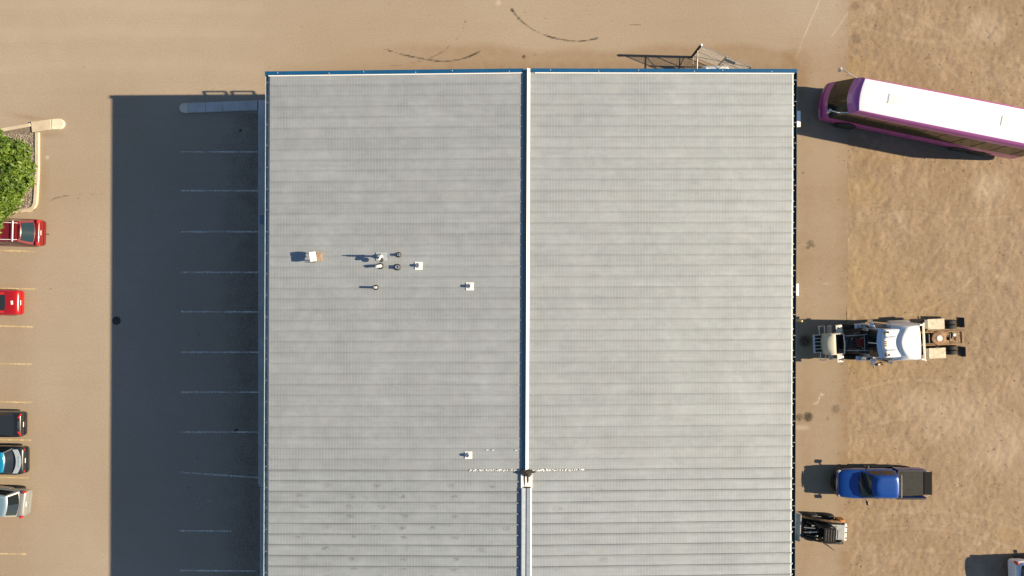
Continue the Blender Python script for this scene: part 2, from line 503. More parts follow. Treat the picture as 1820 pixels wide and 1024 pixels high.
def vnoise(X, Y, octs, seed):
    rg = np.random.default_rng(seed); Z = np.zeros_like(X)
    for f, a in octs:
        th = rg.uniform(0, 6.28); u = (X * math.cos(th) - Y * math.sin(th)) * f; v = (X * math.sin(th) + Y * math.cos(th)) * f
        T = rg.uniform(-1, 1, (256, 256)); iu = np.floor(u).astype(int); iv = np.floor(v).astype(int)
        fu = u - iu; fv = v - iv; fu = fu * fu * (3 - 2 * fu); fv = fv * fv * (3 - 2 * fv)
        g_ = lambda i, j: T[i % 256, j % 256]
        Z += a * ((g_(iu, iv) * (1 - fu) + g_(iu + 1, iv) * fu) * (1 - fv) + (g_(iu, iv + 1) * (1 - fu) + g_(iu + 1, iv + 1) * fu) * fv)
    return Z

def lowfreq(X, Y, terms, seed):
    rg = np.random.default_rng(seed); Z = np.zeros_like(X)
    for f, a in terms:
        for _ in range(5):
            th = rg.uniform(0, 2 * math.pi); ph = rg.uniform(0, 2 * math.pi); ff = f * rg.uniform(.7, 1.4)
            Z += a * np.sin(ff * (X * math.cos(th) + Y * math.sin(th)) + ph)
    return Z

PAVE_EDGE = gx(1507)

def pave_attrs(X, Y):
    S = np.zeros_like(X); D = np.zeros_like(X); L = np.zeros_like(X)
    rg = np.random.default_rng(3)
    jit = np.clip(.55 + vnoise(X, Y, ((1.6, .5), (4.0, .45)), 21), 0, 1.2)
    def line(pts, w, s, arr=S, broken=.5):
        d = seg_dist(X, Y, smoothpath(pts))
        v = s * np.clip(1.25 - d / w, 0, 1) * (1 - broken + broken * np.clip(jit * 1.2, 0, 1))
        np.maximum(arr, v, out=arr)
    def spot(px, py, r, s, arr=S, sq=1.0):
        d = np.hypot((X - gx(px)), (Y - gy(py)) * sq) / (r / PPM)
        np.maximum(arr, s * np.clip(1.6 - d, 0, 1), out=arr)
    # skid arcs and tar marks on the road behind the building
    line(gp((682, 87), (719, 98), (753, 105), (785, 109), (811, 107), (835, 100), (864, 86)), .085, .95, broken=.75)
    line(gp((864, 86), (885, 66), (902, 44)), .06, .38)
    line(gp((826, 37), (822, 58), (806, 74), (788, 91), (767, 102), (745, 109), (719, 115), (690, 116)), .065, .62, broken=.85)
    line(gp((911, 19), (924, 35), (946, 52), (975, 65), (1009, 72), (1036, 73), (1062, 68)), .09, 1.0, broken=.6)
    line(gp((1109, 48), (1122, 44), (1138, 44)), .08, .6)
    line(gp((648, 0), (655, 40), (664, 80), (668, 125)), .055, .36)
    line(gp((560, 72), (600, 62), (640, 66)), .05, .22)
    line(gp((112, 222), (150, 213), (200, 208), (300, 212)), .05, .36)
    line(gp((82, 361), (100, 352), (128, 347), (186, 344)), .085, .62, broken=.8)
    line(gp((326, 130), (350, 142), (374, 152)), .045, .30)
    line(gp((436, 168), (460, 158), (480, 148)), .045, .30)
    line(gp((195, 590), (203, 577)), .12, .35)
    line(gp((260, 565), (232, 566), (216, 570)), .10, .22)
    for a in ((910, 18, 3.2, .9), (922, 33, 3, .8), (827, 38, 2.0, .7), (931, 101, 3.0, .9), (950, 97, 2.5, .45), (763, 27, 2, .4),
              (1107, 5, 6, .3), (970, 99, 12, .26), (1436, 741, 8.5, .80), (1420, 742, 7.5, .62), (1485, 727, 8.5, .52), (1471, 744, 3.5, .5),
              (1440, 433, 7, .55), (1436, 440, 4, .6), (1446, 437, 3, .6), (1427, 307, 3, .55), (1431, 606, 11, .75), (1418, 640, 6, .25),
              (420, 766, 3.6, 1.0), (427, 232, 2.8, .9), (208, 571, 11, .16), (1455, 662, 5, .25), (1442, 128, 5, .3), (1447, 172, 5, .25), (1436, 213, 5, .4),
              (345, 900, 4, .12), (90, 283, 3, .2)):
        spot(*a)
    for _ in range(260):    # scattered drips and small oil marks, densest by the workshop doors
        if rg.random() < .45: px, py = rg.uniform(1416, 1505), rg.uniform(140, 1020)
        elif rg.random() < .5: px, py = rg.uniform(520, 1420), rg.uniform(0, 125)
        else: px, py = rg.uniform(0, 470), rg.uniform(0, 1024)
        spot(px, py, rg.uniform(1.0, 2.6), rg.uniform(.15, .5))
    for k in range(9):      # old hairline cracks wandering over the lot
        x = rg.uniform(70, 450); y = rg.uniform(0, 1000); a = rg.uniform(0, 6.28); pts = [(x, y)]
        for _ in range(5):
            a += rg.uniform(-.5, .5); x += 28 * math.cos(a); y += 28 * math.sin(a); pts.append((x, y))
        line(gp(*pts), .045, rg.uniform(.24, .36), broken=.7)
    for k in range(12):     # drips and stains inside the bays
        spot(rg.uniform(335, 455), rg.uniform(215, 1010), rg.uniform(2, 6), rg.uniform(.2, .42))
    # grey rubber smear on the road
    line(gp((978, 40), (1050, 35), (1130, 31), (1215, 27)), .12, .22, broken=.1)
    # pale scratches
    line(gp((1457, 0), (1440, 40), (1428, 68)), .05, .75, L); line(gp((1428, 68), (1415, 105)), .04, .4, L)
    line(gp((1510, 18), (1492, 45), (1478, 65)), .06, .5, L); line(gp((1478, 65), (1466, 95), (1450, 120), (1436, 142)), .06, .30)
    line(gp((1459, 700), (1456, 708), (1452, 717), (1448, 718)), .05, .95, L, .2); spot(1462, 702, 1.6, 1, L)
    line(gp((1462, 503), (1476, 506)), .05, .55, L)
    spot(84, 280, 3, .8, L); spot(886, 5, 4, .7, L); spot(1424, 760, 12, .5, L, 3)
    for yy in (12, 60, 118):
        line(gp((0, yy), (200, yy - 4), (460, yy + 3)), .5, .10, L, .2)
    # brown dirt washed up against the building and along its doors
    px = X * PPM + 910; py = 512 - Y * PPM
    edge = 78 + 6 * np.sin(X * .35) + 3 * np.sin(X * 1.1)
    east = np.clip((px - 560) / 260, 0, 1) * np.clip((1440 - px) / 40, 0, 1)
    D += np.clip((py - edge) / 14, 0, 1) * east * np.clip((200 - py) / 30, 0, 1) * .62
    D += np.clip((py - 108) / 20, 0, 1) * np.clip((px - 460) / 60, 0, 1) * np.clip((1440 - px) / 40, 0, 1) * np.clip((200 - py) / 30, 0, 1) * .45
    D += np.clip((px - 1385) / 20, 0, 1) * (.44 + .12 * np.sin(Y * .9) * np.sin(Y * .37 + 1)) * np.clip((py - 60) / 60, 0, 1)
    D += np.clip(1 - np.abs(px - 1430) / 22, 0, 1) * .18 * np.clip((py - 60) / 60, 0, 1)
    D += np.clip(1 - np.abs(py - 70) / 60, 0, 1) * np.clip((px - 1180) / 200, 0, 1) * .20
    # dust along the planter kerb and around the parked cars
    D += np.clip(1 - np.hypot((px - 75) / 16, (py - 320) / 75), 0, 1) * .5 + np.clip(1 - np.abs(py - 240) / 8, 0, 1) * np.clip(1 - np.abs(px - 85) / 40, 0, 1) * .6
    D += np.clip(1 - np.abs(py - 210 + (px - 60) * -.15) / 7, 0, 1) * np.clip(1 - np.abs(px - 50) / 50, 0, 1) * .7
    BAY_SHADE = np.clip((px - 315) / 130, 0, 1) * np.clip((470 - px) / 5, 0, 1) * (py > 200)  # shade deepening towards the west wall, painted into the bay asphalt
    S = np.maximum(S, BAY_SHADE * np.clip(.38 + .10 * jit, 0, .55))
    D += np.clip((70 - px) / 40, 0, 1) * .28 * np.clip((py - 380) / 20, 0, 1)
    D += np.clip((px - 1482) / 26, 0, 1) * np.clip(.25 + .5 * jit, 0, .7) * (.6 + .4 * np.clip((py - 550) / 200, 0, 1))
    # patched squares of newer surfacing by the workshop
    L += ((px > 1415) & (px < 1507) & (py > 236) & (py < 330)) * .06
    return {'stain_shade': np.clip(S, 0, 1), 'dirt': np.clip(D, 0, 1), 'pale': np.clip(L, 0, 1)}

def dirt_attrs(X, Y):
    S = np.zeros_like(X); O = np.zeros_like(X); L = np.zeros_like(X)
    rg = np.random.default_rng(11)
    def line(pts, w, s, arr):
        d = seg_dist(X, Y, smoothpath(pts)); np.maximum(arr, s * np.clip(1.3 - d / w, 0, 1), out=arr)
    def spot(px, py, r, s, arr, ry=None):
        d = np.hypot((X - gx(px)) / (r / PPM), (Y - gy(py)) / ((ry or r) / PPM))
        np.maximum(arr, s * np.clip(1.6 - d, 0, 1), out=arr)
    for a in ((1520, 10, 8, .5), (1521, 68, 9, .5), (1519, 95, 6, .25), (1634, 672, 4, .4), (1560, 714, 3, .4), (1575, 292, 6, .2), (1519, 314, 3, .4)): spot(*a, S)
    for a in ((1535, 340, 32, .55, 22), (1535, 500, 45, .5, 60), (1545, 660, 50, .45, 26), (1525, 120, 22, .6, 18), (1590, 520, 60, .35, 40), (1800, 950, 25, .5, 10),
              (1570, 275, 40, .4, 12), (1620, 545, 60, .4, 20), (1530, 810, 60, .3, 12)): spot(a[0], a[1], a[2], a[3], O, a[4])
    for a in ((1760, 330, 26, .5, 22), (1755, 50, 30, .4, 24), (1700, 740, 60, .35, 40), (1780, 790, 40, .4, 40), (1640, 720, 40, .3, 25)): spot(a[0], a[1], a[2], a[3], L, a[4])
    # faint wheel tracks
    tr = [((1650, 90), (1700, 130), (1745, 190), (1780, 260)), ((1600, 20), (1690, 60), (1770, 130), (1810, 200)), ((1530, 45), (1600, 62), (1680, 70), (1790, 55)),
          ((1600, 560), (1660, 540), (1720, 500), (1780, 440)), ((1620, 590), (1690, 560), (1760, 500), (1815, 430)), ((1520, 760), (1600, 742), (1700, 745), (1815, 770)),
          ((1520, 690), (1620, 670), (1720, 690), (1815, 740)), ((1560, 910), (1650, 905), (1740, 915), (1815, 940)), ((1540, 985), (1620, 975), (1710, 980)),
          ((1540, 940), (1640, 935), (1740, 950), (1815, 975)), ((1660, 420), (1720, 400), (1790, 350)), ((1560, 380), (1620, 372), (1700, 385), (1800, 380)),
          ((1640, 470), (1665, 440), (1680, 400), (1685, 350)), ((1700, 860), (1750, 800), (1790, 720), (1810, 650))]
    for t in tr:
        for off in (0, 9):
            line(gp(*[(a, b + off) for a, b in t]), .10, rg.uniform(.16, .30), S)
        line(gp(*[(a, b + 4) for a, b in t]), .14, rg.uniform(.10, .20), L)
    for _ in range(46):       # fine curving tyre marks, laid in pairs
        x = rg.uniform(1515, 1800); y = rg.uniform(0, 1010); a = rg.choice([0.1, -.5, .6, 2.6]) + rg.uniform(-.35, .35); b = rg.uniform(-.16, .16); pts = [(x, y)]
        for _k in range(5):
            a += b; x += 24 * math.cos(a); y += 24 * math.sin(a); pts.append((x, y))
        s_ = rg.uniform(.12, .26)
        line(gp(*pts), .055, s_, S); line(gp(*[(p[0] + 4 * math.sin(a), p[1] - 4 * math.cos(a)) for p in pts]), .05, s_ * .8, L)
    for _ in range(420):
        spot(rg.uniform(1500, 1830), rg.uniform(-10, 1034), rg.uniform(1.2, 5), rg.uniform(.12, .42), S if rg.random() < .6 else L)
    return {'stain_shade': np.clip(S, 0, 1), 'ochre': np.clip(O, 0, 1), 'pale': np.clip(L, 0, 1)}

def dirt_z(X, Y):
    near = (X > 20) & (X < 40) & (np.abs(Y) < 24)
    Z = vnoise(X, Y, ((.7, .012), (1.7, .012), (3.6, .012), (7.0, .010)), 5)
    return np.where(near, -.034 + np.clip(Z, -.03, .028), -.03)

def pave_axis_x():
    d = np.arange(-37, PAVE_EDGE, .1)
    return np.concatenate([[-500, -160, -60, -40], d, [PAVE_EDGE]])

yax = axis(-21, 21, .1, 500)
def pave_z(X, Y): return np.zeros_like(X)
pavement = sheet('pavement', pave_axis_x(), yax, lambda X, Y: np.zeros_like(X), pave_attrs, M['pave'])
ground = sheet('ground', np.concatenate([[-500, -100, 0, 15], np.arange(21, 38, .09), [45, 70, 180, 500]]), axis(-21, 21, .09, 500), dirt_z, dirt_attrs, M['dirt'])

# loose stones scattered over the dirt yard and kicked onto the paving edge
pb = MB(); rgp = random.Random(77)
for _ in range(2600):
    x = rgp.uniform(PAVE_EDGE - .05, 36.5) if rgp.random() < .93 else PAVE_EDGE - abs(rgp.gauss(0, .5)); y = rgp.uniform(-20.5, 20.5)
    s = .014 + .04 * rgp.random() ** 4; a = rgp.uniform(0, 6.28); k = rgp.uniform(.5, 1); z0 = -.03 if x > PAVE_EDGE else 0
    pb.add([(x + s * (vx * math.cos(a) - vy * math.sin(a) * k), y + s * (vx * math.sin(a) + vy * math.cos(a) * k), z0 + s * vz * .9) for vx, vy, vz in ((0, 0, 1), (.89, 0, .1), (.28, .85, .1), (-.72, .53, .1), (-.72, -.53, .1), (.28, -.85, .1))],
           [(0, 1, 2), (0, 2, 3), (0, 3, 4), (0, 4, 5), (0, 5, 1)])
pbo = pb.build('loose_stones', M['stone']); tag(pbo, 'small loose stones strewn over the dirt yard', 'stones', kind='stuff')

# painted parking lines: each a strip of its own on the pavement
def strip(p0, p1, w, z, name, mat, parent):
    a = Vector((gx(p0[0]), gy(p0[1]), z)); b = Vector((gx(p1[0]), gy(p1[1]), z))
    d = (b - a).normalized(); s = Vector((-d.y, d.x, 0)) * w / 2
    n = max(2, int((b - a).length / .35)); vs = []; fs = []
    for i in range(n + 1):
        p = a.lerp(b, i / n); k = 1 + random.uniform(-.14, .14)
        vs += [p + s * k, p - s * k]
    for i in range(n): fs.append((2 * i, 2 * i + 1, 2 * i + 3, 2 * i + 2))
    return mk(name, vs, fs, mat, parent)

for p0, p1 in (((322, 270), (460, 270)), ((322, 339), (460, 339)), ((322, 412), (460, 412)), ((322, 484), (460, 484)), ((322, 554), (460, 554.5)), ((322, 626), (460, 626)),
               ((322, 697), (460, 697)), ((322, 768), (460, 768)), ((321, 839.5), (460, 849)), ((318, 943.5), (412, 944)), ((320, 1014), (456, 1015)), ((322, 1085), (460, 1085))):
    strip(p0, p1, .105, .004, 'parking_line', M['white_line'], pavement)
for p0, p1 in (((-70, 443), (63, 447)), ((-70, 511), (63, 514)), ((-70, 577.5), (60, 581)), ((-70, 645), (57, 647.5)), ((-70, 712), (57, 715.5)), ((-70, 780), (55, 782.5)),
               ((-70, 847), (51, 849.5)), ((-70, 983), (47, 985))):
    strip(p0, p1, .10, .004, 'parking_line', M['yellow_line'], pavement)
# faint sprayed survey squiggle in the shaded bays
def ribbon(pts, w, z, name, mat, parent):
    P = smoothpath(gp(*pts)); vs = []; fs = []
    for i, (x, y) in enumerate(P):
        q = P[min(i + 1, len(P) - 1)]; r = P[max(i - 1, 0)]
        d = Vector((q[0] - r[0], q[1] - r[1])).normalized(); ww = w * random.uniform(.6, 1.2)
        vs += [(x - d.y * ww, y + d.x * ww, z), (x + d.y * ww, y - d.x * ww, z)]
    for i in range(len(P) - 1): fs.append((2 * i, 2 * i + 1, 2 * i + 3, 2 * i + 2))
    return mk(name, vs, fs, mat, parent)
ribbon([(357, 882), (351, 888), (351, 894), (356, 896), (361, 894)], .05, .004, 'spray_mark', M['chalk'], pavement)
ribbon([(368, 892), (373, 890), (377, 893)], .05, .004, 'spray_mark', M['chalk'], pavement)
ribbon([(349, 905), (354, 901)], .05, .004, 'spray_mark', M['chalk'], pavement)

# manhole cover at the edge of the shade
mh = empty('manhole_cover', (gx(207), gy(570), .003))
tag(mh, 'round dark iron manhole cover set in the asphalt of the parking lot', 'manhole cover')
MB().lathe([(0.0, .0), (.21, .0), (.21, .012), (.0, .012)], axis='Z', n=28).build('lid', M['iron'], mh)
MB().lathe([(.225, .0), (.29, .0), (.29, .009), (.225, .009), (.225, .0)], axis='Z', n=28).build('rim', M['iron'], mh)
b_ = MB()
for i in range(-2, 3): b_.box((i * .075, 0, .015), (.02, 2 * math.sqrt(.19 ** 2 - (i * .075) ** 2), .006))
b_.build('tread_bar', M['iron'], mh)

# ------------------------------------------------------------------ sidewalk and kerb finger beside the building
def capsule_poly(p0, p1, hw, n=10, both=False):
    a = Vector((gx(p0[0]), gy(p0[1]))); b = Vector((gx(p1[0]), gy(p1[1])))
    d = (b - a).normalized(); s = Vector((-d.y, d.x)); out = []
    for i in range(n + 1):
        t = math.pi / 2 + math.pi * i / n
        out.append(a + (d * math.cos(t) + s * math.sin(t)) * hw)
    out += [b - s * hw, b + s * hw]
    return [tuple(v) for v in out]

side = MB()
side.prism([(gx(460), gy(179)), (gx(460.5), gy(858)), (gx(462.5), gy(864)), (gx(467), gy(866)), (-14.2, gy(866)), (-14.2, gy(179))], -.02, .14)
side.prism([(gx(463.5), gy(866.5)), (gx(462), gy(1150)), (-14.2, gy(1150)), (-14.2, gy(866.5))], -.02, .10)
tag(side.build('sidewalk', M['walk'], bevel=.03), kind='structure')

fk = empty('kerb', (gx(395), gy(191), 0)); tag(fk, kind='structure')
def child_prism(poly, z0, z1, name, mat, par, bevel=.03):
    o = MB().prism([(x - par.location.x, y - par.location.y) for x, y in poly], z0, z1).build(name, mat, par, bevel=bevel)
    return o
L0, L1 = Vector((gx(336), gy(192.5))), Vector((gx(458.5), gy(188)))
dd = (L1 - L0).normalized(); ss = Vector((-dd.y, dd.x)) * .33
for i in range(4):
    a = L0.lerp(L1, i / 4) + dd * .006; b = L0.lerp(L1, (i + 1) / 4) - dd * .006
    child_prism([tuple(v) for v in (a - ss, b - ss, b + ss, a + ss)], -.02, .15, 'kerb_stone', M['walk'], fk, .02)
sn_ = ss.normalized()
cap = [tuple(L0 - dd * .24 - dd * .36 * math.sin(t) + sn_ * .33 * math.cos(t)) for t in [math.pi * i / 14 for i in range(15)]]
cap = [tuple(L0 - dd * .012 + sn_ * .33)] + cap + [tuple(L0 - dd * .012 - sn_ * .33)]
child_prism(cap, -.02, .152, 'rounded_end', M['kerb_white'], fk, .02)

# ------------------------------------------------------------------ planter island with gravel, kerbs and tree
pl = empty('planter_island', (gx(0), gy(305), 0)); tag(pl, kind='structure')
def local(o, pts): return [(x - o.location.x, y - o.location.y) for x, y in pts]
MB().prism(local(pl, gp((-120, 243), (64, 226), (64, 374), (-120, 380))), -.02, .07).build('soil', M['soil'], pl)
def kerb_run(pts, w, name, mat, h=.15):
    P = [Vector(p) for p in gp(*pts)]; Lp = []; Rp = []
    for i, p in enumerate(P):
        d = (P[min(i + 1, len(P) - 1)] - P[max(i - 1, 0)]).normalized(); s = Vector((-d.y, d.x)) * w / 2
        Lp.append(tuple(p + s)); Rp.append(tuple(p - s))
    n = len(P); vs = []; fs = []
    lp = local(pl, Lp); rp = local(pl, Rp)
    for z in (-.02, h):
        vs += [(x, y, z) for x, y in lp] + [(x, y, z) for x, y in rp]
    for i in range(n - 1):
        fs += [(2 * n + i, 3 * n + i, 3 * n + i + 1, 2 * n + i + 1), (i, i + 1, 2 * n + i + 1, 2 * n + i)[::-1], (n + i, n + i + 1, 3 * n + i + 1, 3 * n + i)]
    fs += [(0, n, 3 * n, 2 * n), (n - 1, 2 * n - 1, 4 * n - 1, 3 * n - 1)[::-1]]
    return mk(name, vs, fs, mat, pl, bevel=.03)
kerb_run([(67.5, 236), (67.5, 300), (65.5, 345), (64, 362), (60, 370), (52, 374), (20, 377), (-120, 381)], .27, 'kerb', M['kerb'])
kerb_run([(-120, 243), (0, 232.5), (56, 222.5)], .24, 'kerb', M['kerb'], .148)
child_prism(gp((57, 217.5), (93, 212.5), (93.5, 231), (59, 236)), -.02, .152, 'kerb', M['kerb'], pl)
fe = [(94, 212.6)] + [(105.5 + 10.5 * math.sin(t), 221 - 9.4 * math.cos(t)) for t in [math.pi * i / 10 for i in range(11)]] + [(94.5, 231)]
child_prism(gp(*[(a, b) for a, b in fe])[::-1], -.02, .154, 'painted_kerb_end', M['kerb_white'], pl)
# gravel: one mass of small stones
gv = MB(); ico = [(0, 0, 1), (.89, 0, .3), (.28, .85, .3), (-.72, .53, .3), (-.72, -.53, .3), (.28, -.85, .3)]
icf = [(0, 1, 2), (0, 2, 3), (0, 3, 4), (0, 4, 5), (0, 5, 1)]
for _ in range(2600):
    px = random.uniform(-30, 63); py = random.uniform(238, 371)
    if py < 243 - (px + 120) * .085 + 0: continue
    s = random.uniform(.025, .075); a = random.uniform(0, 6.28); k = random.uniform(.5, 1)
    x = gx(px) - pl.location.x; y = gy(py) - pl.location.y
    gv.add([(x + s * (vx * math.cos(a) - vy * math.sin(a) * k), y + s * (vx * math.sin(a) + vy * math.cos(a) * k), .062 + s * .7 * vz) for vx, vy, vz in ico], icf)
g_o = gv.build('gravel', M['gravel'], pl); tag(g_o, kind='stuff')
for px, py in ((48, 325), (50, 332)):
    MB().lathe([(0, .0), (.09, .02), (.085, .10), (0, .13)], (gx(px) - pl.location.x, gy(py) - pl.location.y, .06), 'Z', 7).build('pale_stone', M['white'], pl, smooth=40)

def tree(loc, rx, ry, zc, rz, n_clump, label):
    t = empty('tree', loc); tag(t, label, 'tree')
    rg = random.Random(5)
    tr = MB(); tr.tube([(0, 0, .0), (.05, .03, .8), (-.03, .06, 1.7), (.02, 0, 2.6), (0, 0, 3.6)], [.19, .15, .13, .10, .05], 9)
    tr.build('trunk', M['bark'], t, smooth=60)
    lb = MB()
    tips = []
    for i in range(11):
        a = i * 2.4; z0 = 1.5 + .18 * i; k = rg.uniform(.55, .85)
        tip = (rx * k * math.cos(a), ry * k * math.sin(a), zc + rz * rg.uniform(-.2, .5))
        lb.tube([(0, 0, z0), (tip[0] * .45, tip[1] * .45, z0 * .55 + tip[2] * .45 + .15), tip], [.07, .045, .015], 6); tips.append(tip)
    lb.build('limb', M['bark'], t, smooth=60)
    vs = []; fs = []; tone = []
    clumps = []
    for _ in range(n_clump):
        a = rg.uniform(0, 2 * math.pi); u = rg.uniform(-.35, 1); q = math.sqrt(max(0, 1 - u * u)); rr = rg.uniform(.62, 1.0) ** .6
        wob = 1 + .16 * math.sin(3 * a + 1) + .10 * math.sin(7 * a + 2) + .05 * math.sin(13 * a)
        c = Vector((rx * q * math.cos(a) * rr * wob, ry * q * math.sin(a) * rr * wob, zc + rz * u * rr))
        clumps.append((c, rg.uniform(.22, .48), rg.uniform(-.18, .22)))
    for c, cr, ct in clumps:
        for _ in range(46):
            d = Vector((rg.gauss(0, 1), rg.gauss(0, 1), rg.gauss(0, .8))); d = d.normalized() * cr * rg.uniform(.35, 1.0)
            p = c + d; s = rg.uniform(.055, .12)
            nrm = (d.normalized() * .6 + Vector((rg.gauss(0, .5), rg.gauss(0, .5), .75 + rg.gauss(0, .3)))).normalized()
            u = nrm.orthogonal().normalized(); w = nrm.cross(u); th = rg.uniform(0, 6.28)
            u, w = u * math.cos(th) + w * math.sin(th), w * math.cos(th) - u * math.sin(th)
            i = len(vs)
            vs += [p - u * s * 1.5, p + w * s * .75 + nrm * s * .2, p + u * s * 1.5, p - w * s * .75 + nrm * s * .2]
            fs += [(i, i + 1, i + 2), (i, i + 2, i + 3)]
            tn = min(1, max(0, .45 + ct + rg.gauss(0, .2))); tone += [tn] * 4
    o = mk('crown', vs, fs, M['leaf'], t)
    at = o.data.attributes.new('tone', 'FLOAT', 'POINT'); at.data.foreach_set('value', tone)
    return t
tree((-32.75, 7.15, .05), 1.80, 2.75, 3.2, 1.5, 430, 'leafy green tree growing from the gravel planter island')

# ------------------------------------------------------------------ the big metal-roofed building
KX, KY = .004, .0048                      # the plan is very slightly out of square
EAVE, RISE, RIDGE_X = 6.30, .35, .845
XL, XR = -14.53, 16.72
YN, YS = 12.93, -22.0
SP = .634
YSPLIT = 12.10 - SP * 36
def bw(x, y, z): return (x + KX * y, y + KY * x, z)
def roofz(x): return EAVE + RISE * (1 - (abs(x - RIDGE_X) / 15.6))
bld = empty('metal_building', (0, 0, 0))
tag(bld, 'large workshop building with ribbed grey metal roof and blue trim', 'building')
wl_, wr_ = XL + .35, XR - .35
def wallbox(name, x0, x1, y0, y1, z1):
    vs = [bw(x, y, z) for z in (-.05, z1) for x, y in ((x0, y0), (x1, y0), (x1, y1), (x0, y1))]
    return mk(name, vs, [(3, 2, 1, 0), (4, 5, 6, 7), (0, 1, 5, 4), (1, 2, 6, 5), (2, 3, 7, 6), (3, 0, 4, 7)], M['wall'], bld)
WN = YN - .20
wallbox('wall', wl_, wl_ + .2, YS + .3, WN - .203, EAVE - .10)
wallbox('wall', wr_ - .2, wr_, YS + .3, WN - .203, EAVE - .10)
wallbox('wall', wl_, wr_, WN - .2, WN, EAVE - .10)
wallbox('wall', wl_, wr_, YS + .1, YS + .297, EAVE - .10)
# roof deck under the panels
vs = [bw(x, y, z) for y in (YN - .05, YS) for x, z in ((XL + .1, EAVE - .14), (RIDGE_X, EAVE + RISE - .10), (XR - .1, EAVE - .14), (XR - .1, EAVE - .22), (XL + .1, EAVE - .22))]
roof = mk('roof', vs, [(0, 1, 2, 3, 4)[::-1], (5, 6, 7, 8, 9), (0, 1, 6, 5)[::-1], (1, 2, 7, 6)[::-1], (2, 3, 8, 7)[::-1], (3, 4, 9, 8)[::-1], (4, 0, 5, 9)[::-1]], M['galv'], bld)

def panel_mesh(name, length, sgn, rib_h, rib_w, mat, seed):
    """ribbed roof sheet: x runs down the slope, the rib is on the north edge"""
    rg = random.Random(seed)
    xs = [0, length * .25, length * .5, length * .75, length - .11, length - .04, length + .01]
    prof = [(.0, 0), (.19, .0), (.38, .0), (SP - rib_w - .03, 0), (SP - rib_w - .015, rib_h), (SP - .018, rib_h), (SP - .002, 0.0)]
    vs = []; fs = []
    for i, x in enumerate(xs):
        drop = -RISE * x / 15.6 - (.035 if i == 5 else .10 if i == 6 else 0)
        for j, (y, z) in enumerate(prof):
            vs.append((sgn * (x + (.05 if i == 6 and 3 < j < 6 else 0)), y, drop + z + (rg.uniform(-.004, .004) if 0 < i < 4 and 0 < j < 3 else 0)))
    m = len(prof)
    for i in range(len(xs) - 1):
        for j in range(m - 1):
            f = (i * m + j, (i + 1) * m + j, (i + 1) * m + j + 1, i * m + j + 1)
            fs.append(f if sgn > 0 else f[::-1])
    me = bpy.data.meshes.new(name); me.from_pydata(vs, [], fs); me.materials.append(mat); me.update()
    return me
pm = {}
for key, ln, sg in (('L', RIDGE_X - XL, -1), ('R', XR - RIDGE_X, 1)):
    pm[key + 'n'] = [panel_mesh('roof_panel', ln, sg, .020, .045, M['roof_old'], 10 + k) for k in range(3)]
    pm[key + 's'] = [panel_mesh('roof_panel', ln, sg, .042, .075, M['roof_new'], 20 + k) for k in range(3)]
for i in range(37 + 18):
    y0 = 12.10 - SP * i
    south = i >= 37
    for key in 'LR':
        me = pm[key + ('s' if south else 'n')][i % 3]
        x, y, z = bw(RIDGE_X, y0, EAVE + RISE - (.025 if south else 0) + random.uniform(-.002, .002))
        inst('roof_panel', me, roof, (x, y, z), KY)

# rake trim, flashing and fascia along the north gable
for x0, x1 in ((XL - .19, RIDGE_X - .25), (RIDGE_X + .25, XR + .17)):
    z0, z1 = roofz(x0), roofz(x1); ya, yb = YN - .235, YN
    vs = [bw(x, y, z + dz) for x, z in ((x0, z0), (x1, z1)) for y, dz in ((ya, .045), (yb, .03), (yb, -.40), (yb - .04, -.40), (yb - .04, .0), (ya, .012))]
    mk('rake_trim', vs, [(i, (i + 1) % 6, 6 + (i + 1) % 6, 6 + i)[::-1] for i in range(6)] + [(0, 1, 2, 3, 4, 5), (11, 10, 9, 8, 7, 6)], M['blue'], bld)
    vs = [bw(x, y, z + dz) for x, z in ((x0 + .2, z0), (x1 - .2 * (x1 > 5), z1)) for y, dz in ((ya - .055, .012), (ya - .002, .012), (ya - .002, .036), (ya - .055, .020))]
    mk('flashing', vs, [(i, (i + 1) % 4, 4 + (i + 1) % 4, 4 + i) for i in range(4)] + [(0, 1, 2, 3), (7, 6, 5, 4)], M['cap_white'], bld)
    for k in range(6):     # trim screws
        xx = x0 + (x1 - x0) * (k + .5 + random.uniform(-.2, .2)) / 6
        MB().cyl(bw(xx, YN - .10 - .06 * (k % 2), roofz(xx) + .05), bw(xx, YN - .10 - .06 * (k % 2), roofz(xx) + .062), .022, n=8).build('screw', M['cap_white'], bld)

# ridge caps
def ridge_prism(name, prof, y0, y1, mat, step=6.0):
    n = max(1, int((y0 - y1) / step)); zr = EAVE + RISE
    for i in range(n):
        a = y0 + (y1 - y0) * i / n - (.004 if i else 0); b = y0 + (y1 - y0) * (i + 1) / n
        m = len(prof); vs = [bw(RIDGE_X + px, y, zr + pz) for y in (a, b) for px, pz in prof]
        mk(name, vs, [(k, (k + 1) % m, m + (k + 1) % m, m + k) for k in range(m)] + [tuple(range(m))[::-1], tuple(range(m, 2 * m))], mat, bld)
ridge_prism('ridge_cap', [(-.002, .018), (.165, .018), (.165, .045), (.02, .17), (-.002, .175)], YN - .03, YSPLIT + .02, M['cap_white'])
ridge_prism('ridge_cap', [(-.215, .018), (-.004, .018), (-.004, .170), (-.02, .168), (-.215, .04)], YN - .10, YSPLIT + .02, M['ridge_blue'])  # west half of the cap is coloured dark blue
ridge_prism('ridge_end_plate', [(-.225, .0), (-.004, .0), (-.004, .176), (-.02, .174), (-.225, .05)], YN - .02, YN - .098, M['cap_white'])
ridge_prism('ridge_cap', [(-.25, .014), (.005, .014), (.005, .075), (-.20, .105), (-.25, .095)], YSPLIT - 1.05, YS, M['cap_zinc'], 5)
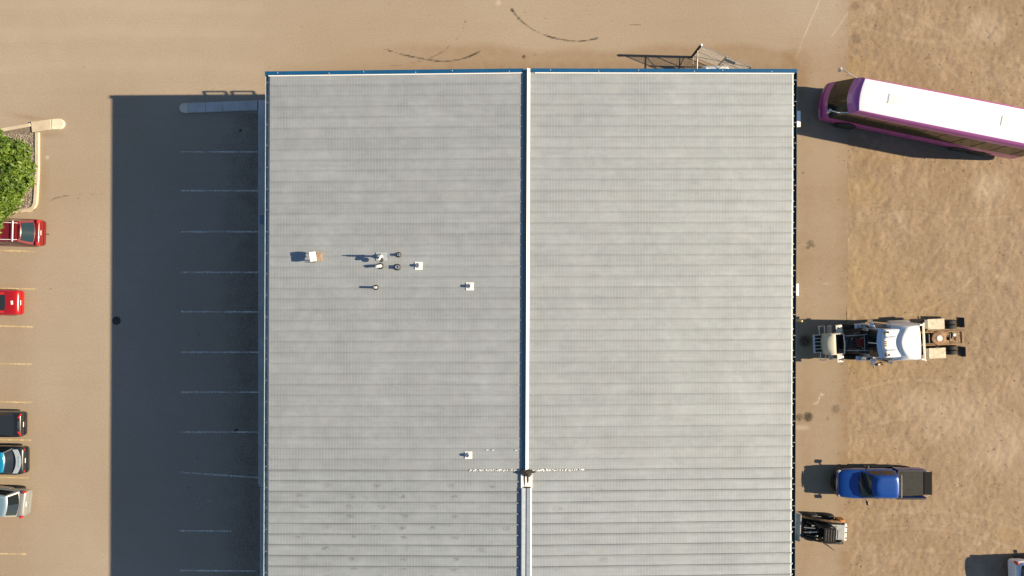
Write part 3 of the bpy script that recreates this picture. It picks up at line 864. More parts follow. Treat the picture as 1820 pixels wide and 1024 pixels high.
ridge_prism('ridge_cap', [(.065, .014), (.36, .014), (.36, .07), (.30, .105), (.065, .085)], YSPLIT - 1.05, YS, M['cap_zinc'], 5)
ridge_prism('ridge_flashing', [(-.27, .012), (.40, .012), (.40, .06), (-.27, .07)], YSPLIT - .12, YSPLIT - 1.045, M['cap_white'])
# torn, tarred closure where the two ridge caps meet
def blob(cx, cy, w, h, z, n, seed, name, mat, th=.015, par=bld):
    rg = random.Random(seed); pts = []
    for i in range(n):
        a = 2 * math.pi * i / n; k = rg.uniform(.72, 1.12)
        pts.append((cx + w * k * math.cos(a), cy + h * k * math.sin(a)))
    vs = [bw(x, y, z) for x, y in pts] + [bw(x, y, z + th) for x, y in pts] + [bw(cx, cy, z + th * 1.6)]
    fs = [(i, (i + 1) % n, n + (i + 1) % n, n + i) for i in range(n)] + [(n + i, n + (i + 1) % n, 2 * n) for i in range(n)]
    return mk(name, vs, fs, mat, par)
zr = EAVE + RISE
blob(RIDGE_X + .02, YSPLIT - .12, .36, .22, zr + .075, 13, 1, 'tar_patch', M['charred'], .09)
blob(RIDGE_X + .27, YSPLIT - .10, .30, .07, zr + .08, 11, 2, 'tar_patch', M['charred'], .05)
blob(RIDGE_X - .06, YSPLIT - .52, .045, .42, zr + .072, 9, 3, 'tar_patch', M['charred'], .012)
blob(RIDGE_X + .14, YSPLIT - .42, .05, .32, zr + .072, 9, 4, 'tar_patch', M['charred'], .012)
blob(RIDGE_X + .10, YSPLIT - 1.0, .26, .035, zr + .072, 12, 5, 'tar_patch', M['charred'], .05)
blob(RIDGE_X + .15, YSPLIT - .22, .22, .16, zr + .10, 11, 6, 'tar_patch', M['dark'], .08)
# dabs of white sealant along the joint
sl = MB(); rg = random.Random(9)
for x0, x1, n in ((-2.45, .52, 62), (1.25, 4.35, 66)):
    for k in range(n):
        if rg.random() < .10: continue
        x = x0 + (x1 - x0) * (k + rg.uniform(-.5, .5)) / n; w = rg.uniform(.010, .028); h = rg.uniform(.018, .075); y = YSPLIT - .02 + rg.uniform(-.03, .03)
        z = roofz(x) + .008 + (.042 if abs(y - YSPLIT) < .0 else 0)
        m = 6; vs = [bw(x + w * math.cos(6.283 * i / m) * rg.uniform(.7, 1.2), y + h * math.sin(6.283 * i / m) * rg.uniform(.7, 1.2), z + .03) for i in range(m)] + [bw(x, y, z + .05)]
        sl.add(vs, [(i, (i + 1) % m, m) for i in range(m)])
tag(sl.build('sealant_dabs', M['sealant'], bld), kind='stuff')
for x, y in ((-1.42, -9.54), (-1.08, -9.55), (.28, -9.55)):
    blob(x, y, .10, .02, roofz(x) + .04, 8, int(x * 100), 'sealant_dab', M['sealant'], .01)

# grimy boot marks on the newer sheets of the west slope
sv = []; sf = []; sa = []; rg = random.Random(15)
for yy, xs_ in ((235, (320, 575, 960, 1170)), (290, (175, 440, 705, 970)), (345, (200, 435, 600, 865)), (392, (440, 720, 970)), (450, (315, 570, 705, 855, 1240)), (500, (175, 450, 710, 975)),
                (560, (310, 725, 1110)), (610, (450, 720, 985, 200)), (660, (200, 460, 710, 970)), (705, (320, 590, 860)), (120, (430,)), (68, (435,)), (255, (1720,)), (350, (1500,)), (610, (1735,))):
    for xx in xs_:
        px, py = 470 + xx / 2.88, 782 + yy / 2.88; x = gx(px, 6.5); y = gy(py, 6.5); z = roofz(x) - .025 + .008
        a0 = len(sv); sv.append((x, y, z)); sa.append(1.0)
        for i in range(12):
            t = 2 * math.pi * i / 12; sv.append((x + .34 * math.cos(t) * rg.uniform(.8, 1.1), y + .19 * math.sin(t), z)); sa.append(0.0)
        sf += [(a0, a0 + 1 + i, a0 + 1 + (i + 1) % 12) for i in range(12)]
so = mk('scuff_marks', sv, sf, M['scuff'], bld); tag(so, kind='stuff')
at_ = so.data.attributes.new('soft', 'FLOAT', 'POINT'); at_.data.foreach_set('value', sa)

# gutters with their hangers
def gutter(x0, sgn, mat):
    prof = [(0, -.12), (0, -.24), (.175, -.24), (.175, -.045), (.190, -.045), (.190, -.255), (-.01, -.255), (-.01, -.12)]
    seg = 6
    for i in range(seg):
        a = YN - .04 + (YS - YN) * i / seg; b = YN - .04 + (YS - YN) * (i + 1) / seg + .004
        m = len(prof); vs = [bw(x0 + sgn * px, y, EAVE + pz) for y in (a, b) for px, pz in prof]
        fs = [(k, (k + 1) % m, m + (k + 1) % m, m + k) for k in range(m)] + [tuple(range(m))[::-1], tuple(range(m, 2 * m))]
        mk('gutter', vs, fs if sgn > 0 else [f[::-1] for f in fs], mat, bld)
    y = YN - .6
    hm = None
    while y > YS:
        if hm is None:
            hm = MB().box((0, 0, 0), (.19, .03, .012)).build('gutter_hanger', M['galv'], bld).data
            bpy.data.objects.remove([o for o in bld.children if o.data == hm][0])
        inst('gutter_hanger', hm, bld, bw(x0 + sgn * .09, y + random.uniform(-.05, .05), EAVE - .055))
        y -= SP * 2
gutter(XL, -1, M['gutter']); gutter(XR, 1, M['gutter_r'])

# two opened window sashes high on the north wall (their frames throw the outlined shadows)
for xa in (-11.15, -9.25):
    w = empty('window', (0, 0, 0)); w.parent = bld
    fr = MB(); y0, y1, za, zb = WN + .02, WN + .50, 4.80, 4.92; x1 = xa + 1.5
    for a, b in (((xa, y0, za), (x1, y0, za)), ((x1, y0, za), (x1, y1, zb)), ((x1, y1, zb), (xa, y1, zb)), ((xa, y1, zb), (xa, y0, za))):
        fr.cyl(bw(*a), bw(*b), .055, n=6)
    fr.build('frame', M['alu'], w)
    mk('pane', [bw(xa, y0, za), bw(x1, y0, za), bw(x1, y1, zb), bw(xa, y1, zb)], [(0, 1, 2, 3)], M['pane'], w)

# ------------------------------------------------------------------ things on the roof
def on_roof(px, py):
    z = roofz(gx(px, 6.5)); z = roofz(gx(px, z)); return (gx(px, z), gy(py, z), z)

def vent_pipe(px, py, h, r, label, flash=0.0, cap=None, elbow=False, mat='galv', boot=True):
    t = empty('vent_pipe', on_roof(px, py)); tag(t, label, 'vent pipe')
    if flash:
        MB().box((0.03, -.02, .012), (flash, flash, .02)).box((.03, -.02, .03), (flash * .9, flash * .9, .012)).build('flashing', M['cap_white'], t, bevel=.008)
    if boot: MB().lathe([(r + .09, .02), (r + .075, .05), (r + .02, .10), (r + .012, .13), (r, .13)], axis='Z', n=18).build('boot', M['dark'] if not flash else M['cap_zinc'], t, smooth=40)
    MB().lathe([(r, -.05), (r, h), (r * .82, h), (r * .82, h - .08), (.0, h - .08)], axis='Z', n=18).build('pipe', M[mat], t, smooth=40)
    if cap == 'cone':
        MB().lathe([(.0, h + .16), (r * 2.0, h + .07), (r * 2.0, h + .055), (0, h + .10)], axis='Z', n=18).build('rain_cap', M['cap_white'], t, smooth=30)
        b = MB()
        for k in range(3): b.box((r * .95 * math.cos(k * 2.09), r * .95 * math.sin(k * 2.09), h + .04), (.012, .012, .12))
        b.build('cap_strut', M['galv'], t)
    if elbow:
        MB().tube([(0, 0, h - .03), (0, 0, h + .05), (-.05, -.01, h + .11), (-.18, -.03, h + .12), (-.24, -.04, h + .08)], r * .9, 12).build('elbow', M['cap_white'], t, smooth=50)
    return t
vent_pipe(709, 453, .22, .075, 'short bright vent pipe beside the tall capped flue', mat='cap_zinc')
vent_pipe(677, 473, .20, .095, 'short vent pipe with a bent white elbow below the tall flue', elbow=True, mat='cap_zinc')
vent_pipe(707, 475, .22, .11, 'stubby round vent with a wide dark collar on the roof', mat='cap_zinc')
vent_pipe(743, 472, .20, .08, 'pipe on a white square flashing in the vent cluster', flash=.46)
vent_pipe(834, 508.5, .22, .08, 'pipe on a white square flashing standing alone near the ridge', flash=.46)
vent_pipe(831.5, 808.5, .20, .08, 'pipe on a white square flashing near the roof joint', flash=.44)
vent_pipe(669, 511, .46, .065, 'slim tall vent pipe casting a long thin shadow', mat='cap_white')
# tall flue with tilted box cap
fl = empty('flue', on_roof(677, 456)); tag(fl, 'tall flue with a tilted white cap at the head of the vent cluster', 'flue')
MB().box((.02, 0, .015), (.62, .50, .02)).build('base_plate', M['cap_zinc'], fl, bevel=.006)
MB().lathe([(.15, .02), (.13, .16), (.07, .24), (.055, .26), (.055, .95), (0, .95)], axis='Z', n=18).build('pipe', M['galv'], fl, smooth=40)
MB().box((.07, -.09, .62), (.10, .34, .22), rz=-.5, ry=.25).build('cap', M['cap_white'], fl, bevel=.02)
MB().lathe([(.0, .55), (.12, .54), (.14, .46), (.11, .43), (0, .43)], (.10, -.22, .0), 'Z', 14).build('fan_housing', M['dark'], fl, smooth=40)
MB().cyl((0, 0, .93), (0, 0, 1.08), .03, n=10).build('tip', M['dark'], fl)
# rooftop cooler on a timber stand
ac = empty('rooftop_unit', on_roof(561, 457)); tag(ac, 'white box unit on a timber stand left of the vent cluster', 'rooftop unit')
MB().box((.22, .02, .09), (.38, .56, .05)).box((.20, .22, .04), (.34, .08, .07)).box((.20, -.2, .04), (.34, .08, .07)).build('timber_stand', M['tan'], ac, bevel=.01)
ln = MB()
for x, y in ((-.17, .22), (.12, .22), (-.17, -.22), (.12, -.22)): ln.cyl((x, y, 0), (x * .9, y * .9, .40), .022, n=8)
ln.build('leg', M['dark'], ac)
MB().box((-.03, 0, .50), (.36, .56, .20), rz=.16, ry=.10).build('housing', M['white'], ac, bevel=.025)
MB().box((-.24, .12, .20), (.05, .34, .06)).box((-.12, -.30, .16), (.28, .05, .05)).build('bracket', M['dark'], ac)
MB().box((.11, -.16, .44), (.14, .18, .12), rz=.16).build('motor', M['tan'], ac, bevel=.01)
# ------------------------------------------------------------------ vehicle helpers
def outline(xf, xr, w, bf=.12, br=.12, wf=None, wr=None, nf=8, ns=8, pw=2.0):
    wf = w if wf is None else wf; wr = w if wr is None else wr
    P = []
    for i in range(nf + 1):
        y = -wf + 2 * wf * i / nf; P.append((xf - bf * abs(y / wf) ** pw, y))
    for j in range(1, ns):
        t = j / ns; P.append((xf - bf + (xr + br - xf + bf) * t, wf * (1 - t) + wr * t + (w - (wf + wr) / 2) * 4 * t * (1 - t)))
    for i in range(nf + 1):
        y = wr - 2 * wr * i / nf; P.append((xr + br * abs(y / wr) ** pw, y))
    for j in range(1, ns):
        t = 1 - j / ns; P.append((xf - bf + (xr + br - xf + bf) * t, -(wf * (1 - t) + wr * t + (w - (wf + wr) / 2) * 4 * t * (1 - t))))
    return P

class Shell:
    """stack of plan outlines at rising heights; bands and patches of it become parts"""
    def __init__(s, levels, nf=8, ns=8):
        s.L = [[Vector((x, y, z)) for x, y in o] for z, o in levels]
        s.nf, s.ns = nf, ns; s.N = len(s.L[0])
        s.front = (0, nf); s.left = (nf, nf + ns); s.rear = (nf + ns, 2 * nf + ns); s.right = (2 * nf + ns, 2 * nf + 2 * ns)
    def at(s, i, u):
        k = int(math.floor(u)); f = u - k
        return s.L[i][k % s.N].lerp(s.L[i][(k + 1) % s.N], f)
    def band(s, i0, i1, mat, name, parent, rng_=None, smooth=35, **k):
        a, b = rng_ or (0, s.N); n = b - a; closed = rng_ is None
        rows = [[s.L[i][q % s.N] for q in range(a, b + (0 if closed else 1))] for i in range(i0, i1 + 1)]
        m = MB(); m.loft(rows, caps=False, closed=closed)
        return m.build(name, mat, parent, smooth=smooth, **k)
    def cap(s, mat, name, parent, rise=.05, insets=((.94, .6), (.75, .9), (.35, 1.0)), i=-1, smooth=40):
        r = s.L[i]; c = sum(r, Vector()) / s.N
        rings = [r]
        for sc, h in insets:
            rings.append([Vector((c.x + (p.x - c.x) * (1 - (1 - sc) * .55), c.y + (p.y - c.y) * sc, p.z + rise * h)) for p in r])
        m = MB(); m.loft(rings, caps=False); n0 = (len(rings) - 1) * s.N
        m.f.append(tuple(range(n0, n0 + s.N)))
        return m.build(name, mat, parent, smooth=smooth)
    def patch(s, i0, i1, rng_, u0, u1, v0, v1, mat, name, parent, off=.01, nu=8, nv=3):
        a, b = rng_; rows = []
        for j in range(nv + 1):
            v = v0 + (v1 - v0) * j / nv; row = []
            for i in range(nu + 1):
                u = a + (b - a) * (u0 + (u1 - u0) * i / nu)
                p = s.at(i0, u).lerp(s.at(i1, u), v)
                du = (s.at(i0, u + .05).lerp(s.at(i1, u + .05), v) - s.at(i0, u - .05).lerp(s.at(i1, u - .05), v)) if .02 < (u - a) < (b - a) - .02 else (s.at(i0, u + .02).lerp(s.at(i1, u + .02), v) - s.at(i0, u - .02).lerp(s.at(i1, u - .02), v))
                dv = s.at(i1, u) - s.at(i0, u)
                row.append(p + du.cross(dv).normalized() * off)
            rows.append(row)
        m = MB(); m.loft(rows, caps=False, closed=False)
        return m.build(name, mat, parent, smooth=40)

def wheel(parent, x, y, r, w, rim=None, sgn=1, dual=False):
    h = empty('wheel', (x, y, r)); h.parent = parent
    for k in ((0, -w * 1.15 * sgn) if dual else (0,)):
        MB().lathe([(r * .60, -w / 2), (r * .88, -w / 2), (r * .97, -w * .42), (r, -w * .25), (r, w * .25), (r * .97, w * .42), (r * .88, w / 2), (r * .60, w / 2)], (0, k, 0), 'Y', 28).build('tyre', M['rubber'], h, smooth=35)
    o = MB(); f = sgn * w * .40
    o.lathe([(r * .61, -f), (r * .61, f), (r * .56, f * 1.12), (r * .50, f * .75), (r * .18, f * .60), (r * .16, f * .95), (0, f * .95)], (0, 0, 0), 'Y', 24)
    o.build('rim', rim or M['steel'], h, smooth=35)
    return h

def body_ring(x, w, zb, zt, crown=.03, tuck=.86, n=None):
    half = [(0, zb), (w * .78, zb), (w * .95, zb + .07), (w, zb + .28), (w, (zb + zt) * .52 + .06), (w * .985, zt - .12), (w * .93, zt - .03), (w * tuck * .92, zt + crown * .2), (w * .45, zt + crown * .8), (0, zt + crown)]
    return [(x, y, z) for y, z in half] + [(x, -y, z) for y, z in half[-2:0:-1]]

def car(label, group, px, py, rz, mat, spec, glass=None):
    """px, py: photograph pixel of the middle of the rear bumper; the car points along local +X"""
    L, W, H = spec['L'], spec['W'], spec['H']; belt = spec.get('belt', .93); hood = spec.get('hood', .86); deck = spec.get('deck', belt)
    hw = W / 2; zb = spec.get('zb', .26); kind = spec.get('kind', 'sedan')
    rear = Vector((gx(px, .6), gy(py, .6), 0))
    c = rear + Vector((math.cos(rz), math.sin(rz), 0)) * L / 2
    root = empty('parked_car', c, rz); tag(root, label, 'car', group)
    xf, xr = L / 2, -L / 2
    wb = xf - spec.get('wb', 1.15); wt = wb - spec.get('wrake', .75)          # windscreen base / top
    rb = xr + spec.get('rb', .25); rt = rb + spec.get('rrake', .35)           # rear glass base / top
    st = [(xf, .60, .40, .58), (xf - .05, .76, .33, .66), (xf - .22, .90, zb, hood - .10), (xf - .6, .97, zb, hood - .02), (wb + .1, 1, zb, hood + .02), (wb - .35, 1, zb, belt),
          (0, 1, zb, belt), (rb + .5, 1, zb, belt + .01), (rb, .985, zb, deck), (xr + .22, .955, zb + .02, deck - .02), (xr + .07, .89, zb + .05, deck - .10), (xr, .80, .38, deck - .24)]
    if kind in ('suv', 'hatch'):
        st[-3:] = [(xr + .16, .965, zb + .02, deck), (xr + .04, .93, zb + .05, deck - .05), (xr, .88, .36, deck - .16)]
    MB().loft([body_ring(x, hw * k, a, b) for x, k, a, b in st]).build('body', mat, root, smooth=50, subsurf=1)
    taper = spec.get('taper', .70)
    sh = Shell([(belt - .03, outline(wb + .02, rb - .02, hw * .93, .22, .16, wf=hw * .86, wr=hw * spec.get('rw', .86))),
                (H - .075, outline(wt, rt, hw * taper, .14, .10, wf=hw * taper * .97, wr=hw * taper * spec.get('rwt', .95)))])
    sh.band(0, 1, mat, 'cabin', root)
    sh.cap(spec.get('roof_mat', mat), 'roof', root, .075, insets=((.93, .62), (.72, .9), (.35, 1.0)))
    gl = glass or M['glass']
    sh.patch(0, 1, sh.front, .05, .95, .06, .94, gl, 'windscreen', root, .012)
    sh.patch(0, 1, sh.rear, spec.get('rg', .08), 1 - spec.get('rg', .08), .10, .92, spec.get('rear_glass', gl), 'rear_window', root, .012)
    for r_ in (sh.left, sh.right):
        for u0, u1 in ((.08, .46), (.52, .90)): sh.patch(0, 1, r_, u0, u1, .12, .88, gl, 'side_window', root, .010, 5, 2)
    for s in (1, -1):
        wheel(root, xf - .82, s * (hw - .11), spec.get('wr_', .33), .22, M['alu'], s); wheel(root, xr + .88, s * (hw - .11), spec.get('wr_', .33), .22, M['alu'], s)
        MB().box((xf - .22, s * hw * .66, .66), (.26, .34, .13), rz=-s * .45).build('headlight', M['lamp'], root, bevel=.03)
        m = MB().box((wb - .45, s * (hw + .10), belt + .06), (.10, .20, .13)); m.box((wb - .42, s * (hw - .01), belt + .02), (.05, .14, .05)); m.build('mirror', spec.get('mirror', mat), root, bevel=.03)
        tz = spec.get('tz', deck - .16); tl = spec.get('tl', (.14, .30, .13))
        MB().box((xr + .10 + spec.get('tx', 0), s * hw * spec.get('ty', .70), tz), tl, rz=s * .40 * spec.get('trot', 1)).build('tail_light', M['red_light'], root, bevel=.025)
        MB().box((xf - 2.1 if 0 else .25, s * (hw * .995), belt - .20), (.16, .03, .03)).build('door_handle', M['chrome'], root, bevel=.008)
    # rear bumper, plate, seam
    MB().loft([[(xr + dx - .0, y, z) for y, z in ((-hw * k, .36), (-hw * k, .58), (hw * k, .58), (hw * k, .36))] for dx, k in ((.30, .955), (.04, .90), (-.05, .74))]).build('rear_bumper', spec.get('bumper', mat), root, bevel=.03)
    pz = spec.get('pz', deck - .17)
    MB().box((xr + spec.get('pxo', .02), 0, pz), (.03, .32, .15), ry=-.5).build('number_plate', M['plate'], root)
    return root, sh, dict(xf=xf, xr=xr, hw=hw, wt=wt, rt=rt, rb=rb, H=H, belt=belt, deck=deck)

paint_red = paint('deep_red_paint', (.15, .007, .010))
paint_red2 = paint('bright_red_paint', (.33, .008, .010))
paint_black = paint('black_paint', (.012, .013, .016), .1)
paint_navy = paint('dark_blue_black_paint', (.012, .016, .022), .2)
paint_cyan = paint('blue_roof_paint', (.010, .20, .37))
paint_silver = paint('silver_paint', (.27, .28, .285), .4, .34)
paint_white = paint('white_car_paint', (.72, .73, .74), .0, .3)
paint_blue = paint('royal_blue_paint', (.002, .050, .27), .2, .32)
paint_purple = paint('purple_coach_paint', (.40, .055, .27), .05, .36)
paint_purple2 = paint('lilac_purple_coach_paint', (.44, .085, .33), .05, .36)
paint_pink = paint('pink_purple_stripe_paint', (.52, .13, .34), .05, .36)
paint_ltblue = paint('pale_blue_roof_paint', (.15, .24, .32), .2, .34)

GRP = 'cars parked nose-in along the left edge of the lot'
# red SUV with roof rack
t, sh, k = car('dark red SUV with white roof rack bars beside the planter island', GRP, 77, 414.5, R(178.2), paint_red,
    dict(L=4.6, W=1.86, H=1.72, belt=1.02, hood=.98, deck=1.02, kind='suv', rb=.22, rrake=.62, taper=.76, wr_=.36, tz=.96, tl=(.12, .22, .34), ty=.80, pz=.80, rear_glass=M['glass_teal'], rw=.88))
rk = MB()
for s in (1, -1): rk.tube([(k['wt'] - .35, s * .56, 1.80), (-.2, s * .57, 1.83), (k['rt'] + .10, s * .55, 1.80)], .022, 8)
rk.build('roof_rail', M['white'], t, smooth=50)
for x in (-.05, -1.12):
    MB().box((x, 0, 1.865), (.075, 1.36, .03)).build('cross_bar', M['white'], t, bevel=.01)
MB().box((k['xr'] - .14, .05, .40), (.22, .06, .06)).build('tow_hitch', M['dark'], t)
MB().box((k['rt'] - .02, 0, 1.74), (.10, .95, .03)).build('spoiler', paint_red, t, bevel=.01)
# red coupe
t, sh, k = car('bright red coupe with a rounded tail, alone between yellow lines', GRP, 38, 538, R(179.3), paint_red2,
    dict(L=4.3, W=1.78, H=1.33, belt=.86, hood=.78, deck=.92, rb=.72, rrake=.75, taper=.68, wb=1.25, wrake=.85, rg=.10, tz=.72, tl=(.10, .26, .10), ty=.68, rw=.80, pz=.70, pxo=-.02))
MB().box((k['xr'] + .40, .0, .945), (.14, .26, .012), rz=.1).build('white_tab', M['plate'], t, bevel=.004)  # small white piece on the boot lid
MB().box((k['xr'] + .10, -.14, .83), (.16, .06, .02)).build('antenna_fin', M['plate'], t)
# black hatchback
t, sh, k = car('black hatchback with red tail lights and white plate, above the black car', GRP, 43.5, 753.5, R(179.6), paint_black,
    dict(L=4.3, W=1.76, H=1.46, belt=.95, hood=.86, deck=.98, kind='hatch', rb=.30, rrake=.95, taper=.72, tz=.95, tl=(.10, .34, .12), ty=.66, pz=.74, pxo=-.03, rg=.05, trot=1.5))
MB().box((k['xr'] + .16, 0, 1.00), (.05, .5, .02)).build('badge_bar', M['chrome'], t, bevel=.006)
# black car with blue roof and pale spoiler
t, sh, k = car('black car with blue roof and pale curved tail spoiler', GRP, 47.5, 817.5, R(180.0), paint_navy,
    dict(L=4.7, W=1.95, H=1.42, belt=.93, hood=.84, deck=1.00, rb=.55, rrake=.42, taper=.72, roof_mat=paint_cyan, rg=.04, tz=.78, tl=(.08, .40, .08), ty=.62, pz=.70, rw=.92))
sp = MB(); rows = []
for i in range(13):
    y = -.80 + 1.6 * i / 12; x = k['xr'] + .22 + .26 * (y / .8) ** 2; z = 1.07 - .03 * (y / .8) ** 2
    rows.append([(x - .15, y, z), (x + .17, y, z + .015), (x + .17, y, z - .02), (x - .15, y, z - .03)])
sp.loft(rows).build('spoiler', paint('pale_spoiler_paint', (.50, .56, .60), .4, .25), t, smooth=40)
mk_b = MB()  # reflection on the spoiler, drawn as small blue pieces
for i in range(7): mk_b.box((k['xr'] + .23 + .02 * (i % 2), -.30 + .10 * i, 1.078), (.10 - .03 * (i % 3), .045, .012), rz=.15 * (i % 2))
mk_b.build('spoiler_reflection', paint_cyan, t)
# silver SUV, parked askew
t, sh, k = car('silver SUV parked askew at the bottom of the row', GRP, 51, 894, R(173.5), paint_silver,
    dict(L=4.7, W=1.84, H=1.78, belt=1.05, hood=1.0, deck=1.05, kind='suv', rb=.30, rrake=.42, taper=.78, wr_=.37, tz=1.0, tl=(.14, .14, .30), ty=.90, roof_mat=paint_ltblue, pz=.80, rw=.92, rg=.06))
for x in (-.9, .3): MB().box((x, 0, 1.815), (.05, 1.2, .03)).build('roof_bar', M['grey_paint'], t, bevel=.008)
rk = MB()
for s in (1, -1): rk.tube([(.9, s * .60, 1.78), (-.3, s * .62, 1.82), (k['rt'] + .15, s * .60, 1.79)], .02, 8)
rk.build('roof_rail', M['grey_paint'], t, smooth=50)
# white SUV entering at the bottom right corner
t, sh, k = car('white SUV with red tail light, cut off at the bottom right corner', None, 1797, 1018, R(2), paint_white,
    dict(L=4.7, W=1.90, H=1.72, belt=1.05, hood=1.0, deck=1.05, kind='suv', rb=.30, rrake=.42, taper=.78, wr_=.37, tz=1.0, tl=(.16, .16, .34), ty=.86, pz=.80))

# ------------------------------------------------------------------ blue pickup
PU = empty('pickup_truck', (25.0, -13.11, 0), math.pi)
tag(PU, 'royal blue pickup truck with its dark tailgate folded down', 'pickup truck')
hw = 1.0; xo = 25.0
def lx(X): return xo - X
xF, xH, xW0, xW1, xRT, xBE = lx(21.72), lx(21.95), lx(23.20), lx(23.86), lx(25.62), lx(27.62)
st = [(xF - .02, .60, .50, .78), (xF - .10, .74, .44, .90), (xF - .24, .87, .42, .98), (xF - .48, .955, .40, 1.05), (xF - .95, .99, .40, 1.12), (xW0, 1, .40, 1.17), (xW0 - .5, 1, .40, 1.17), (xRT + .3, 1, .40, 1.17), (xRT - .02, 1, .40, 1.17)]
MB().loft([body_ring(x, hw * k, a, b, .05) for x, k, a, b in st]).build('body', paint_blue, PU, smooth=45, subsurf=1)
0 and MB().loft([[(x, y * k, z + dz) for y in (-.55, -.35, 0, .35, .55)] for x, k, z, dz in ((xF - .50, .9, 1.115, .0), (xF - .56, .95, 1.145, .015), (xW0 + .3, 1.1, 1.20, .02), (xW0 + .12, 1.1, 1.19, .0))], caps=False, closed=False).build('hood_bulge', paint_blue, PU, smooth=50)
sh = Shell([(1.15, outline(xW0 + .10, xRT + .0, .94, .24, .04, wf=.90, wr=.93)), (1.72, outline(xW1 + .12, xRT + .10, .76, .20, .06, wf=.72, wr=.75, pw=2.6)), (1.80, outline(xW1 - .02, xRT + .14, .70, .22, .08, wf=.65, wr=.68, pw=2.6))])
sh.band(0, 2, paint_blue, 'cabin', PU); sh.cap(paint_blue, 'roof', PU, .07, insets=((.90, .6), (.65, .9), (.3, 1.0)))
sh.patch(0, 1, sh.front, .04, .96, .04, .96, M['glass_teal'], 'windscreen', PU, .012)
sh.patch(0, 1, sh.rear, .10, .90, .12, .88, M['glass'], 'rear_window', PU, .012)
for r_ in (sh.left, sh.right):
    for u0, u1 in ((.10, .56), (.62, .93)): sh.patch(0, 1, r_, u0, u1, .10, .90, M['glass_brown'], 'side_window', PU, .012, 5, 2)
for s in (1, -1):
    wheel(PU, xF - .95, s * .86, .40, .27, M['alu'], s); wheel(PU, xBE + 1.05, s * .86, .40, .27, M['alu'], s)
    m = MB().box((xW0 - .42, s * 1.20, 1.33), (.12, .24, .22), rz=s * .25); m.cyl((xW0 - .36, s * .95, 1.20), (xW0 - .40, s * 1.12, 1.30), .03); m.build('mirror', M['black'], PU, bevel=.03)
    MB().box((xF - .26, s * .74, .86), (.20, .34, .16), rz=-s * .55).build('headlight', M['lamp'], PU, bevel=.03)
    for x in (.55, -.35): MB().box((x, s * 1.005, 1.02), (.18, .035, .04)).build('door_handle', M['chrome'], PU, bevel=.01)
    MB().box((.2, s * .98, .42), (2.0, .16, .06)).build('side_step', M['black'], PU, bevel=.02)
    # bed side: outer wall with rounded top rail
    MB().loft([[(x, s * y * k, z) for y, z in ((.985, .45), (1.0, .75), (.995, 1.16), (.96, 1.22), (.90, 1.22), (.87, 1.18), (.87, .86), (.87, .45))] for x, k in ((xRT - .08, 1), (xBE + .3, 1), (xBE + .06, .985), (xBE, .965))]).build('bed_side', paint_blue, PU, smooth=40)
    MB().box(((xRT + xBE) / 2 - .02, s * .93, 1.235), (xRT - xBE - .16, .11, .03)).build('rail_cap', M['black'], PU, bevel=.012)
    MB().box((xBE + .03, s * .90, .98), (.07, .12, .34)).build('tail_light', M['red_light'], PU, bevel=.02)
# grille band wrapping the nose, bumper
rows = []
for i in range(15):
    y = -.86 + 1.72 * i / 14; x = xF - .02 - .34 * abs(y / .86) ** 2.4
    rows.append([(x + .03, y, .66), (x + .02, y, .86), (x - .12, y, .955), (x - .12, y, .66)])
MB().loft(rows).build('grille', M['steel'], PU, smooth=30)
for z in (.78, .86, .93):
    MB().loft([[(xF + .02 - .20 * abs(y / .6) ** 2.6 * .35, y, z - .02), (xF + .022 - .20 * abs(y / .6) ** 2.6 * .35, y, z + .02), (xF - .04, y, z + .02), (xF - .04, y, z - .02)] for y in (-.55, -.3, 0, .3, .55)]).build('grille_slot', M['black'], PU)
rows = []
for i in range(15):
    y = -.97 + 1.94 * i / 14; x = xF + .12 - .42 * abs(y / .97) ** 2.4
    rows.append([(x, y, .42), (x + .03, y, .55), (x - .02, y, .68), (x - .20, y, .69), (x - .20, y, .42)])
MB().loft(rows).build('front_bumper', M['black'], PU, smooth=40)
# wipers, bed
MB().box((xW0 + .05, .25, 1.235), (.03, .62, .015), rz=.2).box((xW0 + .05, -.35, 1.235), (.03, .55, .015), rz=.2).build('wiper', M['black'], PU)
MB().box(((xRT + xBE) / 2 - .04, 0, .84), (xRT - xBE - .10, 1.735, .05)).build('bed_floor', M['bedliner'], PU)
rb_ = MB()
for i in range(9): rb_.box(((xRT + xBE) / 2 - .04, -.72 + .18 * i, .871), (xRT - xBE - .2, .07, .012))
rb_.build('bed_rib', M['bedliner'], PU)
MB().box((xRT - .11, 0, 1.02), (.06, 1.735, .38)).build('bed_front_wall', M['black'], PU, bevel=.012)
hb = MB(); 
for y in (-.62, -.3, 0, .3, .62): hb.cyl((xRT - .12, y, 1.2), (xRT - .12, y, 1.62), .018, n=8)
hb.tube([(xRT - .12, -.78, 1.2), (xRT - .12, -.74, 1.62), (xRT - .12, .74, 1.62), (xRT - .12, .78, 1.2)], .025, 8); hb.build('headache_rack', M['steel'], PU)
tg = MB().box((xBE - .30, 0, .83), (.58, 1.56, .07)).build('tailgate', M['matte_black'], PU, bevel=.02)
MB().box((xBE - .30, 0, .872), (.50, 1.42, .012)).build('liner', M['matte_black'], tg)
for s in (1, -1): MB().cyl((xBE + .02, s * .86, 1.15), (xBE - .45, s * .78, .87), .010, n=6).build('tailgate_cable', M['steel'], PU)
MB().box((xBE - .04, 0, .52), (.20, 1.7, .18)).build('rear_bumper', M['steel'], PU, bevel=.03)

